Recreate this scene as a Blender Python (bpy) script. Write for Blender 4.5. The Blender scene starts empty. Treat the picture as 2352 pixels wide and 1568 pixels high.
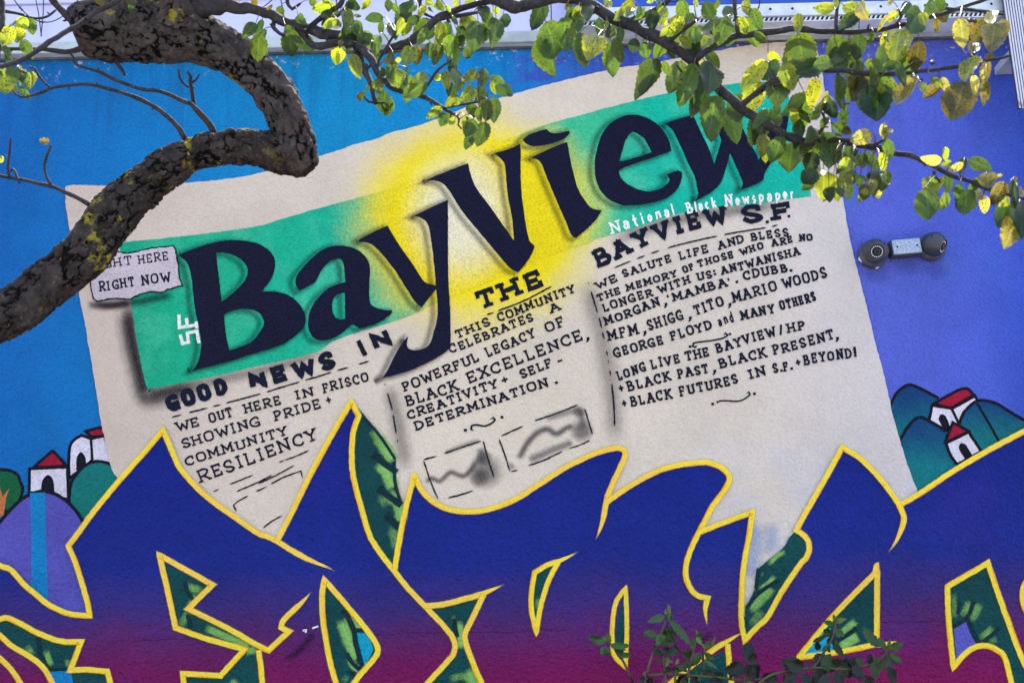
import bpy, bmesh, math, random
from mathutils import Vector, Matrix, noise
from mathutils.geometry import tessellate_polygon

random.seed(7)
R_ = math.radians
scene = bpy.context.scene
COL = scene.collection

# ------------------------------------------------------------------ camera
LENS, SENS = 40.0, 36.0
PITCH, ROLL = R_(14.5), R_(1.35)
CAM = Vector((0.0, -4.22, 1.60))
FPX = LENS / SENS * 2352.0            # focal length in photo units (2352 wide)
_f = Vector((0, math.cos(PITCH), math.sin(PITCH)))
_r0 = Vector((1, 0, 0)); _u0 = _r0.cross(_f)
_r = _r0 * math.cos(ROLL) - _u0 * math.sin(ROLL)
_u = _r0 * math.sin(ROLL) + _u0 * math.cos(ROLL)
cd = bpy.data.cameras.new('camera'); cam = bpy.data.objects.new('camera', cd); COL.objects.link(cam)
m = Matrix((( _r.x, _u.x, -_f.x, CAM.x), (_r.y, _u.y, -_f.y, CAM.y), (_r.z, _u.z, -_f.z, CAM.z), (0, 0, 0, 1)))
cam.matrix_world = m
cd.lens = LENS; cd.sensor_width = SENS; cd.sensor_fit = 'HORIZONTAL'
cd.clip_start = 0.05; cd.clip_end = 2000
cd.dof.use_dof = True; cd.dof.focus_distance = 3.9; cd.dof.aperture_fstop = 4.0
scene.camera = cam

def at(u, v, y):
    """the point y metres off the wall plane seen at photo position u,v"""
    d = _f + _r * ((u - 1176.0) / FPX) - _u * ((v - 784.0) / FPX)
    return CAM + d * ((y - CAM.y) / d.y)

def depth(p):
    return (p - CAM).dot(_f)

# ------------------------------------------------------------------ light
SUN_EL, SUN_AZ = R_(58), R_(14)
w = bpy.data.worlds.new("World"); scene.world = w; w.use_nodes = True
nt = w.node_tree
bg = nt.nodes['Background']; sky = nt.nodes.new('ShaderNodeTexSky')
sky.sky_type = 'NISHITA'; sky.sun_disc = False
sky.sun_elevation = SUN_EL; sky.sun_rotation = SUN_AZ
sky.dust_density = 3.0; sky.ozone_density = 0.4
nt.links.new(sky.outputs[0], bg.inputs[0]); bg.inputs[1].default_value = 0.15
sd = bpy.data.lights.new('sun', 'SUN'); sd.energy = 3.6; sd.angle = R_(0.5); sd.color = (1.0, 0.95, 0.86)
sun = bpy.data.objects.new('sun', sd); COL.objects.link(sun)
sv = Vector((math.sin(SUN_AZ) * math.cos(SUN_EL), math.cos(SUN_AZ) * math.cos(SUN_EL), math.sin(SUN_EL)))
sun.rotation_euler = sv.to_track_quat('Z', 'Y').to_euler(); sun.location = sv * 30
scene.view_settings.view_transform = 'Standard'; scene.view_settings.look = 'None'
scene.view_settings.gamma = 1.0; scene.view_settings.exposure = 2.0
scene.render.engine = 'CYCLES'
scene.cycles.transparent_max_bounces = 32
scene.cycles.use_denoising = True

# ------------------------------------------------------------------ helpers
LIT = (0.83, 0.99, 1.20); HAZE = (0.007, 0.008, 0.009)
def lin(c):
    c /= 255.0
    return c / 12.92 if c < .04045 else ((c + .055) / 1.055) ** 2.4
def pal(r, g, b):
    return tuple(min(.93, max(.003, (lin(c) - h) / k)) for c, k, h in zip((r, g, b), LIT, HAZE)) + (1.0,)

def empty(name, loc, label=None, cat=None, group=None):
    o = bpy.data.objects.new(name, None); COL.objects.link(o); o.location = loc
    o.empty_display_size = .1
    if label: o['label'] = label
    if cat: o['category'] = cat
    if group: o['group'] = group
    return o

class MB:
    def __init__(s): s.v = []; s.f = []; s.a = []; s.t = []; s.k = 0; s.c = None
    def add(s, p, a=1.0, t=0.0):
        s.v.append(p); s.a.append(a); s.t.append(t); return len(s.v) - 1
    def quad(s, *i): s.f.append(i)
    def build(s, name, mat, parent=None, smooth=False, label=None):
        me = bpy.data.meshes.new(name)
        off = parent_loc(parent)
        me.from_pydata([tuple(Vector(p) - off) for p in s.v], [], s.f)
        for nm, d in (('a', s.a), ('t', s.t)):
            at_ = me.attributes.new(nm, 'FLOAT', 'POINT'); at_.data.foreach_set('value', d)
        if s.c:
            ca = me.attributes.new('tone', 'FLOAT_COLOR', 'POINT')
            ca.data.foreach_set('color', [x for c in s.c for x in c])
        for mm in (mat if isinstance(mat, (list, tuple)) else [mat]): me.materials.append(mm)
        if smooth: me.polygons.foreach_set('use_smooth', [True] * len(me.polygons))
        me.validate(); me.update()
        o = bpy.data.objects.new(name, me); COL.objects.link(o)
        if parent: o.parent = parent
        if label: o['label'] = label
        return o
def parent_loc(p):
    v = Vector((0, 0, 0))
    while p is not None: v = v + p.location; p = p.parent
    return v
def box(mb, x0, x1, y0, y1, z0, z1):
    i = [mb.add(Vector((x, y, z))) for x in (x0, x1) for y in (y0, y1) for z in (z0, z1)]
    for q in ((0, 1, 3, 2), (4, 6, 7, 5), (0, 4, 5, 1), (2, 3, 7, 6), (0, 2, 6, 4), (1, 5, 7, 3)):
        mb.f.append(tuple(i[k] for k in q))
def tagm(o, label, cat, group=None, kind=None):
    if label: o['label'] = label
    if cat: o['category'] = cat
    if group: o['group'] = group
    if kind: o['kind'] = kind
    return o
def bevel(o, wd, seg=2):
    b = o.modifiers.new('bevel', 'BEVEL'); b.width = wd; b.segments = seg; b.limit_method = 'ANGLE'

# ------------------------------------------------------------------ node helper
class N:
    def __init__(s, name):
        s.m = bpy.data.materials.new(name); s.m.use_nodes = True
        s.nt = s.m.node_tree; s.nt.nodes.clear()
        s.out = s.n('ShaderNodeOutputMaterial')
    def n(s, t, **kw):
        x = s.nt.nodes.new(t)
        for k, v in kw.items(): setattr(x, k, v)
        return x
    def L(s, a, b):
        if hasattr(a, 'is_output'): s.nt.links.new(a, b)
        else:
            if isinstance(a, tuple) and len(a) == 4 and b.type == 'VECTOR': a = a[:3]
            b.default_value = a
    def math(s, op, a, b=0.0, c=None, clamp=False):
        x = s.n('ShaderNodeMath', operation=op); x.use_clamp = clamp
        s.L(a, x.inputs[0]); s.L(b, x.inputs[1])
        if c is not None: s.L(c, x.inputs[2])
        return x.outputs[0]
    def ss(s, v, lo, hi, a=0.0, b=1.0):
        x = s.n('ShaderNodeMapRange', interpolation_type='SMOOTHSTEP')
        s.L(v, x.inputs[0]); s.L(lo, x.inputs[1]); s.L(hi, x.inputs[2]); s.L(a, x.inputs[3]); s.L(b, x.inputs[4])
        return x.outputs[0]
    def mix(s, f, a, b):
        x = s.n('ShaderNodeMix', data_type='RGBA')
        s.L(f, x.inputs[0]); s.L(a, x.inputs[6]); s.L(b, x.inputs[7]); return x.outputs[2]
    def pos(s):
        if not hasattr(s, '_p'):
            g = s.n('ShaderNodeNewGeometry'); s._p = g.outputs['Position']
            sp = s.n('ShaderNodeSeparateXYZ'); s.L(s._p, sp.inputs[0]); s.X, s.Y, s.Z = sp.outputs
        return s._p
    def noise(s, scale, detail=2.0, rough=.5, vec=None, off=0):
        x = s.n('ShaderNodeTexNoise'); s.L(vec or s.pos(), x.inputs['Vector'])
        if off:
            mp = s.n('ShaderNodeVectorMath', operation='ADD'); s.L(vec or s.pos(), mp.inputs[0]); mp.inputs[1].default_value = (off, off * .7, -off)
            s.L(mp.outputs[0], x.inputs['Vector'])
        x.inputs['Scale'].default_value = scale; x.inputs['Detail'].default_value = detail; x.inputs['Roughness'].default_value = rough
        return x.outputs[0]
    def attr(s, nm, out='Fac'):
        x = s.n('ShaderNodeAttribute'); x.attribute_name = nm; return x.outputs[out]
    def ramp(s, v, stops):
        x = s.n('ShaderNodeValToRGB'); s.L(v, x.inputs[0]); e = x.color_ramp.elements
        while len(e) < len(stops): e.new(.5)
        for q, (p, c) in zip(e, stops): q.position = p; q.color = c
        return x.outputs[0]
    def bump(s, h, strength, dist):
        x = s.n('ShaderNodeBump'); s.L(h, x.inputs['Height']); x.inputs['Strength'].default_value = strength; x.inputs['Distance'].default_value = dist
        return x.outputs[0]
    def bsdf(s, col, rough=.6, spec=.5, metal=0.0, normal=None):
        x = s.n('ShaderNodeBsdfPrincipled'); s.L(col, x.inputs['Base Color']); s.L(rough, x.inputs['Roughness'])
        x.inputs['Specular IOR Level'].default_value = spec; x.inputs['Metallic'].default_value = metal
        if normal: s.L(normal, x.inputs['Normal'])
        return x
    def done(s, sh): s.L(sh if hasattr(sh, 'is_output') else sh.outputs[0], s.out.inputs['Surface']); return s.m

def stucco(n):
    """height of the roughcast the whole wall is painted over"""
    a = n.noise(105, 2.0, .5); b = n.noise(46, 2.0, .5, off=3.1); c = n.noise(9, 2.0)
    h = n.math('ADD', n.math('MULTIPLY', a, 1.0), n.math('MULTIPLY', b, .8))
    return n.math('ADD', h, n.math('MULTIPLY', c, .35))
def worn(n, col, amt=.10, grit=.16, pin=.6):
    """paint is never one flat tone: broad cloudiness and fine pinholes"""
    c = n.noise(3.3, 4.0, .6, off=8.2)
    k = n.ss(c, .3, .7, 1 - amt, 1 + amt)
    x = n.n('ShaderNodeVectorMath', operation='SCALE'); n.L(col, x.inputs[0]); n.L(k, x.inputs[3])
    sp = n.math('MULTIPLY', n.ss(n.noise(240, 1.0, .5, off=5.0), .28, .36, pin, 1.0), n.ss(n.noise(105, 2.0, .5), .33, .67, 1 - grit, 1 + grit))
    y = n.n('ShaderNodeVectorMath', operation='SCALE'); n.L(x.outputs[0], y.inputs[0]); n.L(sp, y.inputs[3])
    return y.outputs[0]
def finish_paint(n, col, alpha=None, rough=.5, spec=.13, amt=.10, grain=.35, grit=.09, pin=.7, bs=.85):
    nb = n.bump(stucco(n), bs, .0125)
    b = n.bsdf(worn(n, col, amt, grit, pin), rough, spec, normal=nb)
    if alpha is None: return n.done(b)
    g = n.noise(260, 2.0, .6, off=1.7)
    al = n.math('ADD', alpha, n.math('MULTIPLY', n.math('SUBTRACT', g, .5), n.math('MULTIPLY', n.ss(alpha, 0.0, .25), grain)), clamp=True)
    # thin paint sits on the high grains first
    tr = n.n('ShaderNodeBsdfTransparent'); mx = n.n('ShaderNodeMixShader')
    n.L(al, mx.inputs[0]); n.L(tr.outputs[0], mx.inputs[1]); n.L(b.outputs[0], mx.inputs[2])
    return n.done(mx)
def paint(name, rgb, soft=False, **kw):
    n = N(name); n.pos()
    return finish_paint(n, pal(*rgb), n.attr('a') if soft else None, **kw)

# ------------------------------------------------------------------ 2-d tracing helpers (all on the wall plane)
STEP = .0006
def pts_of(s):
    out = []
    for tk in s.split():
        c = tk.endswith('!'); x, y = tk.rstrip('!').split(',')
        out.append((float(x), float(y), c))
    return out
def cat(p0, p1, p2, p3, t):
    t2, t3 = t * t, t * t * t
    return tuple(.5 * (2 * b + (c - a) * t + (2 * a - 5 * b + 4 * c - d) * t2 + (3 * b - a - 3 * c + d) * t3)
                 for a, b, c, d in zip(p0[:2], p1[:2], p2[:2], p3[:2]))
def curve(src, closed=False, step=5.0):
    P = pts_of(src) if isinstance(src, str) else [tuple(p) + ((False,) if len(p) == 2 else ()) for p in src]
    n = len(P)
    if closed:
        ks = [i for i, p in enumerate(P) if p[2]]
        if not ks:
            out = []
            for i in range(n):
                q = [P[(i + j) % n] for j in (-1, 0, 1, 2)]
                k = max(1, int(math.dist(q[1][:2], q[2][:2]) / step))
                out += [cat(*q, j / k) for j in range(k)]
            return out
        P = P[ks[0]:] + P[:ks[0]] + [P[ks[0]]]; n += 1
    out = []; i = 0
    while i < n - 1:
        j = i + 1
        while j < n - 1 and not P[j][2]: j += 1
        seg = P[i:j + 1]; seg = [seg[0]] + seg + [seg[-1]]
        for k in range(1, len(seg) - 2):
            q = seg[k - 1:k + 3]; c = max(1, int(math.dist(q[1][:2], q[2][:2]) / step))
            out += [cat(*q, a / c) for a in range(c)]
        i = j
    if not closed: out.append(P[-1][:2])
    return out
def rough_(pts, amt, sc=.11, seed=0.0):
    if not amt: return pts
    o = []
    for x, y in pts:
        q = Vector((x * sc, y * sc, seed))
        o.append((x + amt * noise.noise(q), y + amt * noise.noise(q + Vector((31.7, 5.2, 9)))))
    return o
def wall(u, v, lay):
    return at(u, v, -STEP * lay)
def fill(mb, src, lay, holes=(), rough=0.8, smooth_step=5.0):
    loops = [rough_(curve(src, True, smooth_step), rough, seed=lay * .37)] + [rough_(curve(h, True, smooth_step), rough) for h in holes]
    L3 = [[Vector((x, y, 0)) for x, y in lp] for lp in loops]
    base = len(mb.v)
    for lp in loops:
        for x, y in lp: mb.add(wall(x, y, lay))
    for tri in tessellate_polygon(L3):
        a, b, c = [mb.v[base + i] for i in tri]
        if (b - a).cross(c - a).y > 0: tri = tri[::-1]
        mb.f.append(tuple(base + i for i in tri))
def ribbon(mb, P, wd, lay, prof=((-1, 1), (1, 1)), closed=False, taper=(0, 0), jit=.08, alpha=1.0, fade=(0, 0)):
    """a brush or spray stroke: prof lists (across, alpha)"""
    n = len(P)
    if n < 2: return
    mb.k += 1; lay = lay + (mb.k % 11) * .06
    T = [0.0]
    for i in range(1, n): T.append(T[-1] + math.dist(P[i - 1], P[i]))
    tot = T[-1] or 1.0; rows = []
    for i in range(n):
        a = P[i - 1] if (i or closed) else None; b = P[(i + 1) % n] if (i < n - 1 or closed) else None
        d1 = Vector((P[i][0] - a[0], P[i][1] - a[1])) if a else None
        d2 = Vector((b[0] - P[i][0], b[1] - P[i][1])) if b else None
        d1 = d1 if d1 is not None and d1.length > 1e-6 else d2
        d2 = d2 if d2 is not None and d2.length > 1e-6 else d1
        if d1 is None: return
        d1 = d1.normalized(); d2 = d2.normalized()
        n1 = Vector((-d1.y, d1.x)); n2 = Vector((-d2.y, d2.x)); nn = n1 + n2
        if nn.length < .15: nn = n2.copy(); k = 1.0
        else: nn.normalize(); k = min(1.7, 1 / max(.2, nn.dot(n2)))
        ww = wd[i] if isinstance(wd, list) else wd
        s = T[i]
        if taper[0]: ww *= min(1, .12 + s / taper[0])
        if taper[1]: ww *= min(1, .12 + (tot - s) / taper[1])
        al = alpha
        if fade[0]: al *= min(1, s / fade[0])
        if fade[1]: al *= min(1, (tot - s) / fade[1])
        row = []
        for t, aa in prof:
            j = 1 + jit * noise.noise(Vector((P[i][0] * .16, P[i][1] * .16, t * 7 + mb.k * .31))) * 2
            q = (P[i][0] + nn.x * k * ww * .5 * t * j, P[i][1] + nn.y * k * ww * .5 * t * j)
            row.append(mb.add(wall(q[0], q[1], lay + .05 * t + .03 * math.sin(i * 2.1)), aa * al, t))
        rows.append(row)
    if closed: rows.append(rows[0])
    for r0, r1 in zip(rows, rows[1:]):
        for i in range(len(r0) - 1): mb.f.append((r0[i], r0[i + 1], r1[i + 1], r1[i]))
SOFT = ((-1, 0), (-.6, .3), (-.25, .85), (0, 1), (.25, .85), (.6, .3), (1, 0))
LINE = ((-1.3, 0), (-.88, 1), (0, 1), (.88, 1), (1.3, 0))
def blob(mb, u, v, r, lay, alpha=1.0, ry=None):
    mb.k += 1; lay += (mb.k % 11) * .06
    ry = ry or r; c = mb.add(wall(u, v, lay), alpha); prev = None; rings = []
    for f, a in ((.4, .85), (.7, .4), (1, 0)):
        rings.append([mb.add(wall(u + r * f * math.cos(k * math.pi / 8), v + ry * f * math.sin(k * math.pi / 8), lay), a * alpha) for k in range(16)])
    for k in range(16):
        mb.f.append((c, rings[0][k], rings[0][(k + 1) % 16]))
        for a, b in zip(rings, rings[1:]): mb.f.append((a[k], b[k], b[(k + 1) % 16], a[(k + 1) % 16]))

# ------------------------------------------------------------------ paints of the mural
def lens_d(n, u, v, ru, rv, speck=.3):
    c = at(u, v, 0); s = depth(c) / FPX; n.pos()
    a = n.math('DIVIDE', n.math('SUBTRACT', n.X, c.x), ru * s)
    b = n.math('DIVIDE', n.math('SUBTRACT', n.Z, c.z), rv * s)
    d = n.math('SQRT', n.math('ADD', n.math('MULTIPLY', a, a), n.math('MULTIPLY', b, b)))
    q = n.math('SUBTRACT', n.noise(95, 2.0, .6, off=4.4), .5)
    q2 = n.math('SUBTRACT', n.noise(7, 2.0, .5, off=2.4), .5)
    return n.math('ADD', d, n.math('ADD', n.math('MULTIPLY', q, speck), n.math('MULTIPLY', q2, .22)))
def glow(n, col):
    d = lens_d(n, 1095, 500, 312, 292, .30)
    y = n.ss(d, 1.10, .60, 0.0, 1.0)
    col = n.mix(y, col, pal(254, 216, 8))
    d2 = lens_d(n, 1058, 490, 150, 200, .2)
    return n.mix(n.ss(d2, 1.0, .25, 0.0, .96), col, pal(232, 230, 208))

def mk_wall_blue():
    n = N('blue_wall_paint'); n.pos()
    q = n.math('ADD', n.X, n.math('MULTIPLY', n.math('SUBTRACT', n.noise(2.2, 3.0, .6), .5), .25))
    f = n.ss(q, -2.2, 2.2) if False else n.math('DIVIDE', n.math('ADD', q, 2.2), 4.4)
    xs = lambda u: (at(u, 300, 0).x + 2.2) / 4.4
    col = n.ramp(f, [(xs(-150), pal(0, 92, 178)), (xs(420), pal(0, 122, 196)), (xs(800), pal(0, 142, 206)), (xs(1180), pal(0, 128, 208)),
                     (xs(1420), pal(62, 92, 205)), (xs(1950), pal(86, 102, 210)), (xs(2200), pal(74, 96, 207)), (xs(2420), pal(34, 70, 186))])
    # rolled-on patches of the two blues where they meet
    vb = n.n('ShaderNodeVectorMath', operation='MULTIPLY'); n.L(n.pos(), vb.inputs[0]); vb.inputs[1].default_value = (4.2, 1, 7.0)
    pn = n.noise(1.0, 3.0, .7, vec=vb.outputs[0])
    band = n.math('MULTIPLY', n.ss(n.X, at(1150, 150, 0).x, at(1230, 150, 0).x), n.ss(n.X, at(1450, 150, 0).x, at(1380, 150, 0).x))
    col = n.mix(n.math('MULTIPLY', n.math('MULTIPLY', n.ss(pn, .50, .56), band), .8), col, pal(62, 84, 190))
    # lighter cloud on the left low part
    col = n.mix(n.math('MULTIPLY', n.ss(n.noise(2.6, 4.0, .65, off=6.6), .56, .74), .25), col, pal(40, 140, 205))
    # chips and dust near the coping
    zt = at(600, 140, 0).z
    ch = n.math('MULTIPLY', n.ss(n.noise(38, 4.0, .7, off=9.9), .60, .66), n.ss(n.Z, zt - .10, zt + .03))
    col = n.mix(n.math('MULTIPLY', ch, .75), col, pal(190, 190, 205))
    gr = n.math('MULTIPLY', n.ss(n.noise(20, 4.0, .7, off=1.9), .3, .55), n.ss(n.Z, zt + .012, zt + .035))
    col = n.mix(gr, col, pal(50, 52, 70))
    vs = n.n('ShaderNodeVectorMath', operation='MULTIPLY'); n.L(n.pos(), vs.inputs[0]); vs.inputs[1].default_value = (13, 1, .9)
    stn = n.math('MULTIPLY', n.ss(n.noise(1.0, 4.0, .65, vec=vs.outputs[0]), .48, .72), n.ss(n.Z, zt - .75, zt)); col = n.mix(n.math('MULTIPLY', stn, .30), col, pal(30, 40, 90))
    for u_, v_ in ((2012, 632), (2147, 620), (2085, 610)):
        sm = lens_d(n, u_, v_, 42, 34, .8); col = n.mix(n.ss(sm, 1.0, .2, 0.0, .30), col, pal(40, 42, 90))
    sc = n.ss(n.noise(70, 3.0, .75, off=12.0), .735, .76)
    col = n.mix(n.math('MULTIPLY', sc, .5), col, pal(170, 190, 220))
    return finish_paint(n, col, amt=.09)
def mk_paper():
    n = N('cream_newspaper_paint'); n.pos()
    f = n.math('DIVIDE', n.math('ADD', n.X, 2.2), 4.4)
    xs = lambda u: (at(u, 600, 0).x + 2.2) / 4.4
    col = n.ramp(f, [(xs(150), pal(188, 178, 176)), (xs(600), pal(202, 197, 192)), (xs(1150), pal(206, 203, 195)), (xs(1700), pal(200, 198, 196)), (xs(2100), pal(192, 194, 208))])
    # thin bluish overspray low on the right
    z0 = at(1700, 1000, 0).z; x0 = at(1600, 1000, 0).x
    ov = n.math('MULTIPLY', n.math('MULTIPLY', n.ss(n.Z, z0 + .25, z0 - .35), n.ss(n.X, x0 - .3, x0 + .5)), n.ss(n.noise(5.5, 4.0, .6, off=7.7), .38, .72))
    col = n.mix(n.math('MULTIPLY', ov, .55), col, pal(165, 178, 218))
    col = glow(n, col)
    sm = n.ss(n.noise(14, 4.0, .7, off=20.0), .70, .80)
    col = n.mix(n.math('MULTIPLY', sm, .25), col, pal(120, 116, 122))
    return finish_paint(n, col, amt=.05, grit=.035, pin=.9, bs=.55)
def mk_band():
    n = N('teal_masthead_paint'); n.pos()
    f = n.math('DIVIDE', n.math('ADD', n.X, 2.2), 4.4)
    xs = lambda u: (at(u, 600, 0).x + 2.2) / 4.4
    col = n.ramp(f, [(xs(290), pal(14, 158, 128)), (xs(520), pal(34, 182, 148)), (xs(760), pal(28, 178, 152)), (xs(1380), pal(60, 190, 150)), (xs(1520), pal(8, 182, 165)), (xs(1850), pal(0, 178, 166))])
    mt = n.ss(n.noise(6.0, 4.0, .6, off=3.3), .45, .75)
    col = n.mix(n.math('MULTIPLY', mt, .45), col, pal(90, 205, 175))
    col = glow(n, col)
    return finish_paint(n, col, amt=.08)
def mk_fill():
    n = N('navy_to_magenta_spray_paint'); n.pos()
    q = n.math('ADD', n.Z, n.math('MULTIPLY', n.math('SUBTRACT', n.noise(2.5, 3.0, .6), .5), .16))
    q = n.math('ADD', q, n.math('MULTIPLY', n.math('SUBTRACT', n.noise(130, 1.0, .5, off=2.2), .5), .05))
    z = lambda v: at(1176, v, 0).z
    f = n.math('DIVIDE', n.math('SUBTRACT', q, z(1620)), z(900) - z(1620))
    p = lambda v: (z(v) - z(1620)) / (z(900) - z(1620))
    col = n.ramp(f, [(p(1600), pal(120, 25, 85)), (p(1520), pal(106, 31, 92)), (p(1455), pal(86, 42, 106)), (p(1390), pal(60, 48, 122)), (p(1290), pal(32, 46, 136)), (p(1000), pal(24, 40, 134))])
    bl = n.ss(n.noise(3.0, 2.0, .5, off=15.0), .52, .7)
    col = n.mix(n.math('MULTIPLY', bl, .3), col, pal(52, 44, 140))
    zc_ = z(1449); wv = n.math('MULTIPLY', n.math('SUBTRACT', n.noise(6, 5.0, .7, off=17.0), .5), .03)
    ln = n.ss(n.math('ABSOLUTE', n.math('SUBTRACT', n.math('ADD', n.Z, wv), zc_)), .0022, .0006)
    ln = n.math('MULTIPLY', ln, n.ss(n.noise(4, 3.0, off=5.5), .42, .56)); col = n.mix(n.math('MULTIPLY', ln, .75), col, pal(34, 16, 46))
    return finish_paint(n, col, amt=.10, rough=.5)
def mk_outline():
    n = N('yellow_outline_spray_paint'); n.pos()
    t = n.attr('t'); q = n.math('SUBTRACT', n.noise(11, 3.0, .6, off=4.0), .5)
    k = n.ss(n.math('ADD', t, n.math('MULTIPLY', q, 2.6)), .30, 1.05)
    col = n.mix(k, pal(250, 212, 70), pal(242, 176, 24))
    k2 = n.ss(n.noise(2.2, 2.0, off=9.0), .46, .62)
    col = n.mix(n.math('MULTIPLY', k2, .7), col, pal(246, 196, 84))
    return finish_paint(n, col, n.attr('a'), grain=.35, amt=.04, grit=.03, bs=.45)
def mk_hill(name, top, bot, u, v0, v1):
    n = N(name); n.pos(); a, b = at(u, v0, 0).z, at(u, v1, 0).z
    q = n.math('ADD', n.Z, n.math('MULTIPLY', n.math('SUBTRACT', n.noise(9, 4.0, .65), .5), .12))
    return finish_paint(n, n.mix(n.ss(q, b, a), pal(*bot), pal(*top)))

M_wall = mk_wall_blue(); M_paper = mk_paper(); M_band = mk_band(); M_fill = mk_fill(); M_out = mk_outline()
M_navy = paint('navy_letter_paint', (17, 26, 52), rough=.40, grit=.45)
M_ink = paint('black_brush_paint', (26, 30, 50), rough=.45)
M_inks = paint('black_spray_mist', (24, 28, 42), soft=True, grain=.5)
M_grey = paint('grey_spray_mist', (72, 72, 84), soft=True, grain=.35)
M_white = paint('white_brush_paint', (226, 240, 246))
M_note = paint('white_note_paint', (190, 186, 204))
M_facet = paint('dark_green_paint', (12, 72, 78), amt=.16)
M_lime = paint('pale_green_spray', (134, 196, 112), soft=True, grain=.5)
M_dgreen = paint('deep_green_line_paint', (6, 52, 62), soft=True, grain=.2)
M_cyan = paint('cyan_patch_paint', (10, 158, 200)); M_viol = paint('violet_patch_paint', (88, 92, 190))
M_black = paint('black_outline_paint', (18, 18, 38)); M_hwhite = paint('white_house_paint', (206, 208, 236), amt=.12)
M_red = paint('red_roof_paint', (150, 28, 58)); M_teal = paint('teal_hill_paint', (6, 116, 118)); M_violhill = paint('violet_hill_paint', (84, 84, 182))
M_stripe = paint('blue_road_paint', (0, 126, 196)); M_green = paint('green_crown_paint', (10, 92, 62), amt=.25); M_brown = paint('brown_trunk_paint', (178, 112, 70), amt=.2)

# ------------------------------------------------------------------ the wall and what is painted on it
Z_TOP = at(1176, 114, 0).z
wall_root = empty('mural_wall', (0, 0, 0), 'long stucco wall painted with a giant tilted newspaper and graffiti letters under a metal coping', 'wall')
b = MB(); box(b, -9, 9, 0, .3, 0, Z_TOP); b.build('stucco_face', M_wall, wall_root)

# --- painted village left and right (lies under the newspaper)
def shape(name, mat, src, lay, parent, rough=.8, edge=0, edge_lay=None, closed=True, label=None, edge_src=None):
    b = MB(); fill(b, src, lay, rough=rough); o = b.build(name, mat, parent, label=label)
    if edge:
        e = MB(); P = curve(edge_src or src, closed and not edge_src)
        ribbon(e, P, edge, edge_lay or lay + .4, closed=closed and not edge_src, jit=.12); e.build('outline', M_black, o)
    return o
shape('painted_tree_crown', M_green, '-30,1082 5,1078 28,1082 42,1092 46,1106 52,1118 50,1135 44,1150 48,1165 30,1172 -30,1175!', 1, wall_root, edge=7)
shape('painted_tree_trunk', M_brown, '-20,1115! 0,1117! 6,1140! 22,1120! 14,1145 8,1185! -20,1185!', 2, wall_root)
BACKH = shape('painted_house', M_hwhite, '187,999! 209,1007! 240,1000! 262,1060! 262,1075! 210,1058! 158,1099! 161,1024', 2, wall_root, edge=7, label='white painted house with its right half cut off by the newspaper edge')
shape('roof', M_red, '196,990! 236,980! 246,1000! 212,1003!', 3, BACKH, edge=7)
shape('door', M_black, '175,1080! 176,1052 186,1037 196,1050 198,1066!', 3, BACKH)
b = MB(); ribbon(b, curve('209,1007! 212,1058!'), 6, 3.4); b.build('wall_corner', M_black, BACKH)
shape('painted_hill', M_teal, '159,1200! 161,1120 178,1086 200,1066 222,1061 245,1064 275,1078 290,1110! 290,1200!', 4, wall_root, edge=7, edge_src='159,1200 161,1120 178,1086 200,1066 222,1059 245,1062 262,1070', label='teal green painted hill behind the white house')
H1 = shape('painted_house', M_hwhite, '68,1076! 155,1072! 157,1146! 67,1130!', 5, wall_root, edge=7, label='small white painted house with pyramid roof on the left')
shape('roof', M_red, '77,1073! 119,1036 122,1036 153,1070!', 6, H1, edge=7)
shape('door', M_black, '94,1130! 97,1104 110,1090 122,1102 125,1130!', 6, H1)
hv = shape('painted_hill', M_violhill, '-20,1240! -2,1200 22,1172 55,1142 92,1128 122,1132 150,1148 172,1170 190,1196 214,1240! 214,1420! -20,1420!', 7, wall_root, edge=8,
           edge_src='-20,1220 -2,1200 22,1172 55,1142 92,1128 122,1132 150,1148 172,1170 190,1196 200,1215', label='violet painted hill with a blue road running down it')
shape('road_stripe', M_stripe, '69,1131! 104,1130! 106,1250 111,1400! 71,1400! 72,1260', 8, hv)
M_ha = mk_hill('dusk_hill_paint', (8, 62, 118), (6, 112, 130), 2090, 890, 1020)
M_hb = mk_hill('deep_hill_paint', (8, 66, 120), (6, 120, 130), 2120, 960, 1120)
M_hc = mk_hill('far_hill_paint', (8, 70, 122), (6, 120, 124), 2260, 925, 1030)
shape('painted_hill', M_ha, '2030,960! 2048,924 2060,902 2084,884 2101,886 2126,898 2156,914 2180,940! 2180,1010! 2040,1040!', 1, wall_root, edge=7, label='rounded blue painted hill topmost beside the newspaper edge',
      edge_src='2040,940 2048,924 2060,902 2084,884 2101,886 2126,898 2156,914')
HR = shape('painted_house', M_hwhite, '2141,930! 2186,938! 2239,909! 2252,930! 2208,965! 2199,974! 2174,988! 2134,966!', 2, wall_root, edge=7, label='white painted house with a long red roof on the right')
shape('roof', M_red, '2144,927! 2212,892 2236,906! 2185,937!', 3, HR, edge=7)
shape('door', M_black, '2169,988! 2156,962 2162,951 2172,955 2182,980!', 3, HR)
b = MB(); ribbon(b, curve('2186,938! 2202,972!'), 6, 3.4); b.build('wall_corner', M_black, HR)
shape('painted_hill', M_hc, '2200,990! 2206,965 2216,944 2239,923 2260,919 2290,927 2314,942 2352,964 2420,1000! 2420,1060! 2240,1060!', 4, wall_root, edge=7, label='wide blue green painted hill running off to the right',
      edge_src='2201,985 2206,965 2216,944 2239,923 2260,919 2290,927 2314,942 2352,964 2420,1000')
b = MB(); ribbon(b, curve('2244,925 2268,966 2296,1016'), 6, 4.6); b.build('painted_ridge_line', M_black, wall_root)
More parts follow.
